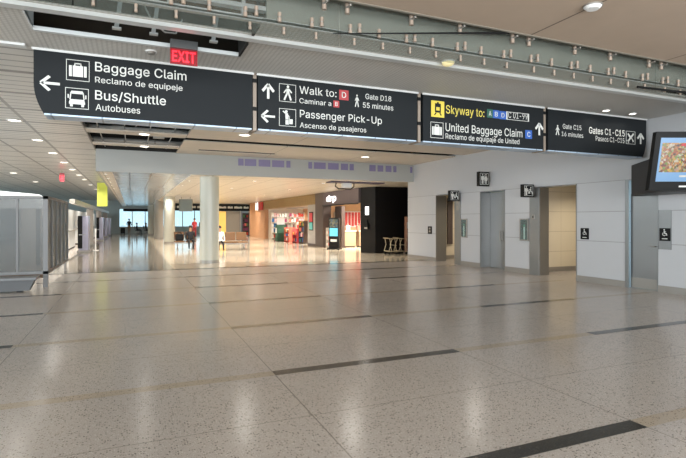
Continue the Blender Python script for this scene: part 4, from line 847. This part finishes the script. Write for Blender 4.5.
# ------------------------------------------------------------------ people (skinned bodies)
def person(loc, rz, label, shirt, trousers, seated=False, hold=None, hair=M_HAIR):
    t = thing('person', label, 'person', loc, rz)
    V = {}; E = []
    hipz = .46 if seated else .92
    def p(n, x, y, z, r): V[n] = (x, y, z, r)
    p('pel', 0, 0, hipz, .14); p('belly', 0, 0, hipz+.16, .13); p('chest', 0, -.01, hipz+.38, .145); p('neck', 0, 0, hipz+.55, .055); p('head', 0, -.02, hipz+.66, .085); p('crown', 0, -.01, hipz+.76, .075)
    E += [('pel','belly'),('belly','chest'),('chest','neck'),('neck','head'),('head','crown')]
    for s, k in ((-1, 'l'), (1, 'r')):
        if seated:
            p('hip'+k, .1*s, -.05, hipz, .095); p('knee'+k, .12*s, -.45, hipz+.02, .065); p('ank'+k, .12*s, -.45, .08, .042); p('toe'+k, .12*s, -.6, .045, .035)
        else:
            st = .06*s
            p('hip'+k, .09*s, 0, hipz-.07, .095); p('knee'+k, .1*s, -.02+st, .49, .062); p('ank'+k, .1*s, .03+st, .08, .042); p('toe'+k, .11*s, -.12+st, .045, .035)
        p('sh'+k, .18*s, 0, hipz+.46, .06); p('el'+k, .25*s, .02, hipz+.19, .045); p('wr'+k, .22*s, -.18, hipz+.05, .032); p('hd'+k, .20*s, -.26, hipz+.05, .034)
        E += [('pel','hip'+k),('hip'+k,'knee'+k),('knee'+k,'ank'+k),('ank'+k,'toe'+k),('chest','sh'+k),('sh'+k,'el'+k),('el'+k,'wr'+k),('wr'+k,'hd'+k)]
    names = list(V); me = bpy.data.meshes.new('body')
    me.from_pydata([V[n][:3] for n in names], [(names.index(a), names.index(b)) for a, b in E], [])
    o = bpy.data.objects.new('body', me); COL.objects.link(o)
    sk = o.modifiers.new('skin', 'SKIN'); sk.use_smooth_shade = True
    for i, n in enumerate(names):
        d = me.skin_vertices[0].data[i]; d.radius = (V[n][3], V[n][3]); d.use_root = (n == 'pel')
    su = o.modifiers.new('sub', 'SUBSURF'); su.levels = 1; su.render_levels = 1
    dg = bpy.context.evaluated_depsgraph_get(); dg.update()
    m2 = bpy.data.meshes.new_from_object(o.evaluated_get(dg)); bpy.data.objects.remove(o); bpy.data.meshes.remove(me)
    m2.materials.clear()
    for m in (shirt, trousers, M_SKIN, M_BLACK): m2.materials.append(m)
    for f in m2.polygons:
        c = f.center; f.use_smooth = True
        if c.z > hipz+.55 or (c.y < -.16 and hipz+.0 < c.z < hipz+.14 and abs(c.x) > .13 and not seated): f.material_index = 2
        elif c.z < .085: f.material_index = 3
        elif c.z < hipz+.04: f.material_index = 1
        else: f.material_index = 0
    b = bpy.data.objects.new('body', m2); COL.objects.link(b); b.parent = t
    MB().ball((0, .015, hipz+.755), .1, 12, 8, 0, .95).build('hair', hair, b)
    MB().ball((0, -.105, hipz+.70), .016, 6, 4).build('nose', M_SKIN, b)
    return t
CL = lambda n, c: mat('cloth_'+n, c, .8, 0, .1, 8)
person((-.3, 61.5, 0), .3, 'person standing in dark jacket against the far windows', CL('dark', '#26262a'), CL('tan', '#9c7d62'))
person((5.2, 46.5, 0), -.6, 'person in red shirt standing in the far shop area, left one', CL('red', '#a82b30'), CL('red2', '#8a2429'))
person((5.9, 47.2, 0), .5, 'person in black clothes standing beside the red shirts', CL('black', '#1e1c1f'), CL('black2', '#1b1b1e'))
person((7.0, 48.0, 0), .2, 'person in red shirt standing in the far shop area, right one', CL('red', '#a82b30'), CL('black2', '#1b1b1e'))
person((4.25, 26.55, 0), 0, 'person in white shirt and black trousers sitting right of the nearest column', CL('white', '#e3ded6'), CL('black2', '#1b1b1e'), True)
person((2.98, 28.55, 0), 0, 'person in dark clothes sitting left of the nearest column', CL('dark', '#26262a'), CL('black2', '#1b1b1e'), True)
t = thing('suitcase', 'black suitcase beside the person at the far windows', 'suitcase', (-.95, 61.3, 0))
B(-.24, .24, -.13, .13, .06, .72, bev=.04).build('body', M_BLACK, t); MB().tube([(-.12, .08, .7), (-.12, .08, .98), (.12, .08, .98), (.12, .08, .7)], .012).build('handle', M_STEEL_D, t)
for x in (-.18, .18): MB().cyl((x, -.05, .035), (x, .05, .035), .035).build('wheel', M_BLACK, t)

# ------------------------------------------------------------------ seat rows
def seat_row(loc, rz, n, label, pad):
    t = thing('beam_seating', label, 'seating', loc, rz)
    L = .6*n
    B(0, L, -.03, .03, .30, .36).build('beam', M_STEEL_D, t)
    for k in range(n):
        a = .6*k+.03; b = a+.54
        B(a, b, -.26, .22, .38, .46, bev=.02).build('seat', M_SEAT if pad is M_SEAT else pad, t)
        q = MB().box(a, b, .2, .26, .5, .95, bev=.015); q.v = [(x, y+.15*(z-.5), z) for x, y, z in q.v]; q.build('backrest', pad, t)
        B(a+.1, b-.1, -.05, .22, .36, .385).build('bracket', M_STEEL_D, t)
    for x in (.2, L-.2): MB().tube([(x, -.3, .02), (x, 0, .12), (x, .3, .02)], .025).cyl((x, 0, .1), (x, 0, .32), .03).build('leg', M_STEEL, t)
    for k in (0, n): MB().tube([(.6*k, -.22, .44), (.6*k, -.22, .64), (.6*k, .2, .64)], .015).build('armrest', M_STEEL, t)
    return t
seat_row((3.95, 26.6, 0), 0, 3, 'row of brown backed seats right of the nearest column', M_BROWN)
seat_row((2.1, 28.6, 0), 0, 2, 'pair of brown backed seats left of the nearest column', M_BROWN)
seat_row((1.5, 59.2, 0), PI/2, 4, 'row of black seats at the far end of the corridor', M_SEAT)
seat_row((.55, 59.2, 0), PI/2, 4, 'black seat row by the far windows on the corridor side', M_SEAT)
person((1.45, 59.9, 0), PI/2, 'person in black sitting at the far end of the corridor', CL('black', '#1e1c1f'), CL('black2', '#1b1b1e'), True)
person((.5, 60.6, 0), PI/2, 'person in dark blue sitting in the far black seats', CL('navy', '#22262f'), CL('black2', '#1b1b1e'), True)
t = thing('carry_on_bag', 'black bag on the seats left of the nearest column', 'bag', (2.4, 28.55, .462))
B(-.22, .2, -.16, .14, .0, .38, bev=.06).build('body', M_BLACK, t); MB().tube([(-.1, 0, .36), (-.06, 0, .46), (.06, 0, .46), (.1, 0, .36)], .015).build('handle', M_BLACK, t)
# hanging flight board
t = thing('flight_board', 'grey hanging information board beside the nearest column', 'display board', (3.45, 36, 2.2), -.35)
B(-.45, .45, -.06, .06, 0, .85, bev=.01).build('case', mat('board_grey', '#6f736c', .4, .2), t)
B(-.4, .4, -.066, -.06, .06, .78).build('screen', mat('board_screen', '#535a55', .3, 0, .15, 20, .12, '#a8b0a2'), t)
for x in (-.3, .3): MB().cyl((x, 0, .85), (x, 0, 1.0), .02).build('hanger', M_STEEL_D, t)

# ------------------------------------------------------------------ back zone around Y=50
struct('wall_zone_back', MB().box(7.6, 8.15, 50, 50.2, 0, 2.5).box(9.9, 10.1, 50, 50.2, 0, 2.5).box(10.85, 14, 50, 50.2, 0, CZ), M_SHOPW)
def header(x0, x1, label, widths):
    t = thing('header_sign', label, 'sign', (x0, 49.7, 2.5))
    B(0, x1-x0, 0, .25, 0, .69).build('fascia', M_SIGN, t)
    x = .3
    for wd in widths:       # lettering too small in the photo to be read: one pale run per word
        MB().prism([(x, .25), (x+wd, .25), (x+wd, .43), (x+wd*.8, .46), (x+wd*.6, .40), (x+wd*.3, .47), (x, .44)], -.006, 0, 'xz').build('lettering', M_LETTER, t); x += wd+.14
    for x in (.1, x1-x0-.1): B(x-.03, x+.03, .1, .15, .69, .7).build('hanger', M_STEEL_D, t)
header(7.4, 11.3, 'dark header sign with pale lettering right of the nearest column', (.9, .5, .8, .5))
header(2.9, 7.2, 'dark header sign with pale lettering left of the nearest column', (.6, 1.1, .5, .9))
t = thing('yellow_display', 'lit yellow panel behind the brown seats', 'display panel', (7.3, 49.6, 0))
B(0, 1.25, 0, .1, .1, 2.45).build('panel', mat('lit_yellow', '#e0b960', .5, 0, .15, 1, .5, '#ffcf70'), t); B(0, 1.25, -.1, .15, 0, .1).build('base', M_SHOPT, t)
t = thing('curtain', 'grey pleated shutter curtain between the yellow panel and shelves', 'curtain', (8.6, 49.6, 0))
mb = MB(); n = 26
mb.prism([(k*1.35/n, .05*(k % 2)) for k in range(n+1)] + [(1.35, .15), (0, .15)], .02, 2.42, 'xy').build('cloth', mat('curtain_grey', '#9a948c', .8, 0, .05), t)
B(0, 1.35, .0, .16, 2.42, 2.48).build('rail', M_STEEL_D, t)
# tall shelf with goods
def goods(t, x0, x1, y, z, n, h, dep, axis, pal):
    for k in range(n):
        w_ = (x1-x0)/n; a = x0+k*w_+.01; b = a+w_*random.uniform(.6, .92); hh = h*random.uniform(.6, 1)
        pm = random.choice(pal)
        mb = MB()
        if axis == 'x': mb.box(a, b, y, y+dep, z, z+hh, bev=.01)
        else: mb.box(y, y+dep, a, b, z, z+hh, bev=.01)
        yield mb, pm, hh
PAL = [CL('p1', '#b8402f'), CL('p2', '#e8e2d4'), CL('p3', '#d9a441'), CL('p4', '#3d6fa3'), CL('p5', '#7a3a55'), CL('p6', '#d46a5a'), CL('p7', '#4f7a4a'), CL('p8', '#2f2a2c')]
PNAME = dict(zip([m.name for m in PAL], ['red', 'cream', 'yellow', 'blue', 'plum', 'coral', 'green', 'black']))
PALE = [PAL[1], PAL[1], CL('p9', '#e6b9b4'), CL('p10', '#f0ece4'), PAL[5], CL('p11', '#8e3a5a'), PAL[0], PAL[3]]
PNAME.update({'cloth_p9': 'pink', 'cloth_p10': 'white', 'cloth_p11': 'magenta'})
def shelf_unit(loc, rz, w_, d_, h_, levels, label, m, goodn=5, gh=.22, word='', pal=PAL, back=True):
    """open shelving; products on each level are things of their own"""
    t = thing('shelf_unit', label, 'shelf', loc, rz)
    for x in (0, w_-.03): B(x, x+.03, 0, d_, 0, h_).build('side_panel', m, t)
    if back: B(.03, w_-.03, d_-.02, d_, .05, h_).build('back_panel', m, t)
    R = Matrix.Translation(loc) @ Matrix.Rotation(rz, 4, 'Z')
    for l in range(levels):
        z = .08+l*(h_-.1)/levels
        B(.03, w_-.03, 0, d_-.02, z, z+.025).build('shelf', m, t)
        k = 0
        for mb, pm, hh in goods(t, .05, w_-.05, .03, 0, goodn, gh, d_-.1, 'x', pal):
            c = [sum(v[i] for v in mb.v)/len(mb.v) for i in range(3)]
            b0 = Vector((c[0], c[1], 0))
            mb.v = [(v[0]-c[0], v[1]-c[1], v[2]) for v in mb.v]
            o = mb.build('product_box', pm); o.location = R @ Vector((c[0], c[1], z+.026)); o.rotation_euler = (0, 0, rz)
            k += 1
            tag(o, '%s packet on the %s shelf of the %s, %s along' % (PNAME[pm.name], ['lowest', 'second', 'third', 'fourth', 'fifth'][l], word, ['first', 'second', 'third', 'fourth', 'fifth', 'sixth', 'seventh', 'eighth'][k-1]), 'packet', 'packets on the '+word)
    return t
shelf_unit((10.15, 49.3, 0), 0, .65, .4, 2.3, 5, 'tall goods shelf right of the grey pleated curtain', M_DKWOOD, 3, .3, 'curtain side shelf')

# ------------------------------------------------------------------ shop one (wide bright opening under the gold fascia)
SXX = 10.25
t = thing('shop_fascia', 'gold brown fascia over the wide bright shop opening', 'fascia', (SXX, 28.38, 2.55))
B(0, .4, 0, 12.9, .002, CZ-2.56).build('board', M_GOLD, t); B(.02, .38, 1.45, 12.9, -.05, 0).build('soffit_trim', M_SHOPT, t)
struct('wall_shop_pilaster', B(SXX, SXX+.8, 28.35, 29.75, 0, 2.55), M_GREYP)
struct('baseboard_shop', MB().box(SXX-.015, SXX, 28.36, 29.74, .003, .14), M_DKWOOD)
struct('wall_shop_left', B(SXX+.1, SXX+.6, 41.3, 47.0, 0, CZ), M_ORANGEW)
struct('wall_shop_back', MB().box(15, 15.1, 22, 47, 0, CZ).box(SXX+.4, 15, 41, 41.1, 0, CZ), M_SHOPW)
struct('wall_shop_divider', B(SXX+.8, 15, 28.6, 28.8, 0, CZ), mat('shop_peach', '#d9b48c', .5, 0, .04))
t = thing('shop_sign', 'lit white letter shop sign beside a red panel', 'shop sign', (SXX-.12, 41.2, 2.45))
B(-.02, .08, 0, 1.25, 0, .68).build('panel', M_REDP, t)
text_part('letter', 'H', 0, .75, .02, .64, lambda x, z: (-.03, 2.25-x, z), M_LOGO, t, 8)
B(0, .08, 1.25, 2.3, .02, .66).build('back_plate', M_GREYP, t); B(.06, .22, .3, .5, .3, .4).build('bracket', M_STEEL_D, t)
t = thing('wall_poster', 'tall framed red and teal poster on the grey pilaster', 'poster', (SXX, 28.72, .95))
B(-.03, 0, 0, .68, 0, 1.15).build('frame', M_BLACK, t); B(-.035, -.03, .06, .62, .06, .5).build('lower_picture', mat('poster_teal', '#5aa39b', .4, 0, .3, 6, .3, '#5aa39b'), t); B(-.035, -.03, .06, .62, .54, 1.09).build('upper_picture', mat('poster_red', '#b33a3c', .4, 0, .3, 6, .3, '#b33a3c'), t)
lamp(12.4, 32.5, CZ-.05, 1000, 1.0, (1, .96, .91)); lamp(12.4, 37.5, CZ-.05, 1000, 1.0, (1, .96, .91)); lamp(12.2, 25, CZ-.05, 620, 1.0, (1, .9, .78)); lamp(9.3, 43.5, CZ-.05, 60, .4, (1, .9, .8)); lamp(9, 47.5, CZ-.05, 90, .5, (1, .88, .72))
t = thing('promo_stand', 'dark green promotional stand with a white top in the wide shop front', 'stand', (10.35, 36.3, 0))
B(-.35, .35, -.3, .3, .03, 1.25, bev=.02).build('body', M_GREENP, t); B(-.4, .4, -.35, .35, 0, .03).build('base', M_BLACK, t)
B(-.3, .3, -.05, .05, 1.25, 1.8, bev=.02).build('top_card', M_WHITE, t); MB().box(-.36, -.35, -.18, .2, .6, 1.0).build('badge', M_LETTER, t)
shelf_unit((10.35, 35.4, 0), -PI/2, 1.2, .5, 1.05, 3, 'low coral red display shelf beside the green stand', mat('display_coral', '#c2573f', .5), 5, .25, 'coral display')
shelf_unit((10.45, 33.7, 0), -PI/2, 1.0, .5, 1.0, 2, 'low bright red display shelf in the wide shop front', M_REDP, 4, .28, 'bright red display')
shelf_unit((10.55, 32.55, 0), -PI/2, 1.05, .45, 1.55, 4, 'dark magazine rack in the wide shop front', M_DKWOOD, 5, .3, 'magazine rack')
shelf_unit((10.8, 30.6, 0), -PI/2, .5, .4, 1.6, 4, 'black narrow rack against the grey pilaster', M_BLACKP, 2, .3, 'narrow rack')
for i, x in enumerate((10.75, 12.25)):
    w_ = ['left', 'right'][i]+' cream wall shelf'
    shelf_unit((x, 40.5, 0), 0, 1.4, .45, 2.3, 5, 'tall cream wall shelf at the back of the wide shop, %s one' % ['left', 'right'][i], M_SHOPW, 6, .36, w_, PALE)
struct('wall_shop_accent', B(13.7, 14.3, 40.9, 41.0, 0, CZ), M_ORANGEW)
for i, (x, y, w_) in enumerate(((11.2, 38.2, 1.5), (11.5, 36.0, 1.4), (12.6, 36.6, 1.3), (12.3, 33.4, 1.3))):
    q = ['farthest', 'green stand side', 'middle', 'nearest'][i]
    shelf_unit((x, y, 0), 0, w_, .5, 1.4, 3, 'mid height pale gondola inside the wide shop, the %s one' % q, M_SHOPW, 6, .34, q+' gondola', PALE)
t = thing('ceiling_ring', 'grey round hood hanging inside the wide shop', 'hood', (12.0, 37.2, 2.5))
MB().cyl((0, 0, 0), (0, 0, .3), .9, 28, 0, 1.0).build('drum', M_GREYP, t); MB().cyl((0, 0, .3), (0, 0, .7), .05).build('stem', M_STEEL_D, t)

# ------------------------------------------------------------------ shop two (slatted fascia, lit letters)
t = thing('shop_fascia', 'slatted mauve grey fascia with white lit letters', 'fascia', (SXX, 22.1, 2.45))
B(0, .35, 0, 4.89, 0, CZ-2.46).build('slat_board', M_SLAT, t)
B(-.06, 0, 0, 4.89, -.06, 0).build('lip', M_BLACKP, t)
text_part('lit_letters', 'drp', .0, 1.45, .2, .34, lambda x, z: (-.03, 4.3-x, z), M_LOGO, t, 7)
struct('wall_shop_dark_pilaster', MB().box(SXX, SXX+.5, 27.0, 28.35, 0, CZ).box(SXX+.75, SXX+.95, 26.0, 27.0, 0, 2.4), M_DKWOOD)
t = struct('wall_kiosk', MB().prism([(10.36, 22.1), (10.72, 21.2), (13.6, 21.2), (13.6, 22.1)], 0, CZ, 'xy'), M_BLACKP)
d_ = Vector((.36, -.9)).normalized(); nrm = Vector((-.928, -.371))
def facet(s, z, o=0):  # point on the slanted black face
    p = Vector((10.36, 22.1))+d_*s+nrm*o; return (p.x, p.y, z)
def fbox(s0, s1, z0, z1, o0, o1):
    v = [facet(s, z, o) for o in (o0, o1) for s, z in ((s0, z0), (s1, z0), (s1, z1), (s0, z1))]
    return MB().add(v, [(0,1,2,3),(7,6,5,4),(0,4,5,1),(1,5,6,2),(2,6,7,3),(3,7,4,0)])
o = fbox(.34, .55, 1.85, 2.25, 0, .03).build('lit_wall_sign', M_LOGO); tag(o, 'small white lit sign on the black shop corner', 'sign')
t2 = thing('wall_lamp', 'black wall telephone shaped lantern under the small lit sign', 'wall lamp', (0, 0, 0))
fbox(.34, .56, 1.15, 1.45, 0, .1).build('body', M_BLACK, t2); fbox(.42, .48, 1.45, 1.62, 0, .05).build('arm', M_BLACK, t2); fbox(.36, .54, 1.17, 1.25, .1, .11).build('lens', M_STEEL_D, t2)
t = thing('ad_kiosk', 'free standing advertising kiosk with a blue screen before the letter shop', 'kiosk', (10.15, 25.0, 0), -.95)
B(-.32, .32, -.08, .08, .06, 1.72, bev=.015).build('body', M_BLACKP, t); B(-.38, .38, -.2, .2, 0, .06, bev=.01).build('base', M_BLACK, t)
B(-.26, .26, -.086, -.08, .72, 1.16).build('lower_screen', mat('screen_cyan', '#5fb7d0', .2, 0, .2, 5, .7, '#5fb7d0'), t); B(-.26, .26, -.086, -.08, 1.2, 1.64).build('upper_screen', screen_mat('screen_photo', ['#6d7f5a', '#c7b78e', '#3a4a44', '#8aa0a4'], 9, .5), t)
B(-.2, .2, -.086, -.08, .42, .55).build('notice', M_LETTER, t)
shelf_unit((10.4, 26.95, 0), -PI/2, .8, .45, 1.15, 3, 'small white stand at the left of the letter shop', M_SHOPW, 3, .25, 'small white stand', [PAL[0], PAL[5], PAL[1]])
for i, (x, l) in enumerate(((11.3, 'tan sales counter inside the letter shop, left of the gap'), (12.4, 'tan sales counter inside the letter shop, right of the gap'))):
    t = thing('shop_counter', l, 'counter', (x, 26.6, 0))
    B(0, .85, 0, .5, .06, .92, bev=.01).build('body', M_SHOPT, t); B(-.04, .89, -.04, .54, .92, .97, bev=.01).build('top', M_SHOPW, t); B(.03, .82, .03, .47, 0, .06).build('plinth', M_BLACK, t)
for i, (x, pmat, lab) in enumerate(((11.35, PAL[0], 'red gift bag on the left tan counter'), (11.75, PAL[1], 'cream gift bag on the left tan counter'), (12.45, PAL[5], 'coral gift bag on the right tan counter'), (12.75, PAL[1], 'cream gift bag on the right tan counter, middle one'), (13.0, PAL[0], 'red gift bag on the right tan counter'))):
    t = thing('gift_bag', lab, 'bag', (x, 26.85, .972))
    B(-.11, .11, -.08, .08, 0, .3).build('body', pmat, t); MB().tube([(-.06, 0, .29), (-.05, 0, .4), (.05, 0, .4), (.06, 0, .29)], .006).build('handle', M_LETTER, t)
struct('wall_shop_two_back', B(14.2, 14.3, 22.1, 28.6, 0, CZ), M_SHOPW)
t = thing('wall_graphic', 'red and white wall display inside the letter shop', 'display', (12.2, 28.58, 1.15))
B(-.3, 1.3, -.05, 0, 0, 1.0).build('frame', M_WHITE, t)
for k in range(5): B(.1+k*.22, .27+k*.22, -.07, -.05, .06+.05*(k % 2), .94).build('red_panel', M_REDP, t)
t = thing('display_column', 'white column shelf at the left of the letter shop wall display', 'shelf', (11.55, 28.3, 0))
B(0, .3, 0, .28, 0, 2.1, bev=.01).build('body', M_WHITE, t)
for k in range(4): B(.02, .28, -.06, 0, .5+k*.4, .53+k*.4).build('shelf', M_SHOPT, t)
# luggage carts parked by the black wall
def cart(loc, rz, lab):
    t = thing('luggage_cart', lab, 'luggage cart', loc, rz)
    mt = mat('cart_brass', '#b3a486', .35, .5, .1)
    MB().tube([(-.24, -.25, .12), (-.24, .2, .16), (.24, .2, .16), (.24, -.25, .12), (-.24, -.25, .12)], .018).build('deck_frame', mt, t)
    mb = MB()
    for k in range(5): mb.cyl((-.24, -.2+k*.09, .13), (.24, -.2+k*.09, .13), .008)
    mb.build('deck_bars', mt, t)
    for x in (-.24, .24): MB().tube([(x, .2, .16), (x, .1, .45), (x, .16, .74), (x, -.24, .72), (x, -.12, .45), (x, -.2, .13)], .016).build('side_rail', mt, t)
    MB().tube([(-.24, .16, .74), (-.24, .24, .76), (.24, .24, .76), (.24, .16, .74)], .02).build('handle', mt, t)
    MB().tube([(-.24, -.2, .42), (.24, -.2, .42)], .012).build('crossbar', mt, t)
    for x, y in ((-.2, -.22), (.2, -.22), (-.2, .17), (.2, .17)): MB().cyl((x-.02, y, .055), (x+.02, y, .055), .055, 12).build('wheel', M_BLACK, t)
    return t
ct = cart((11.1, 20.4, 0), PI/2, 'luggage cart parked before the black shop wall, in full view')
dup(ct, (11.62, 20.4, 0), 'luggage cart parked before the black shop wall, half hidden by the white wall end')
t = thing('cart_dispenser', 'tall thin brown cart rail standing by the white wall end', 'cart rail', (12.1, 20.6, 0))
B(-.07, .07, -.12, .12, .04, 1.75, bev=.02).build('post', mat('dispenser_tan', '#8a6450', .5), t); B(-.06, .06, -.125, -.12, 1.2, 1.5).build('notice', M_GALV, t); B(-.1, .1, -.18, .18, 0, .04).build('base', M_STEEL_D, t)
struct('wall_nook', MB().box(12.6, 12.7, 18.3, 21.2, 0, CZ).box(WX+.33, 12.6, 18.2, 18.3, 0, CZ), M_BLACKP)

# the terminal's outer shell at the right and over the roof keeps the daylight to the open side
struct('wall_front_left', B(-16.1, -9, 5.5, 5.66, CE, 5.4), M_WALLU)
struct('roof', B(-16.1, 16, 5.66, 66, 5.45, 5.6), M_DARK)
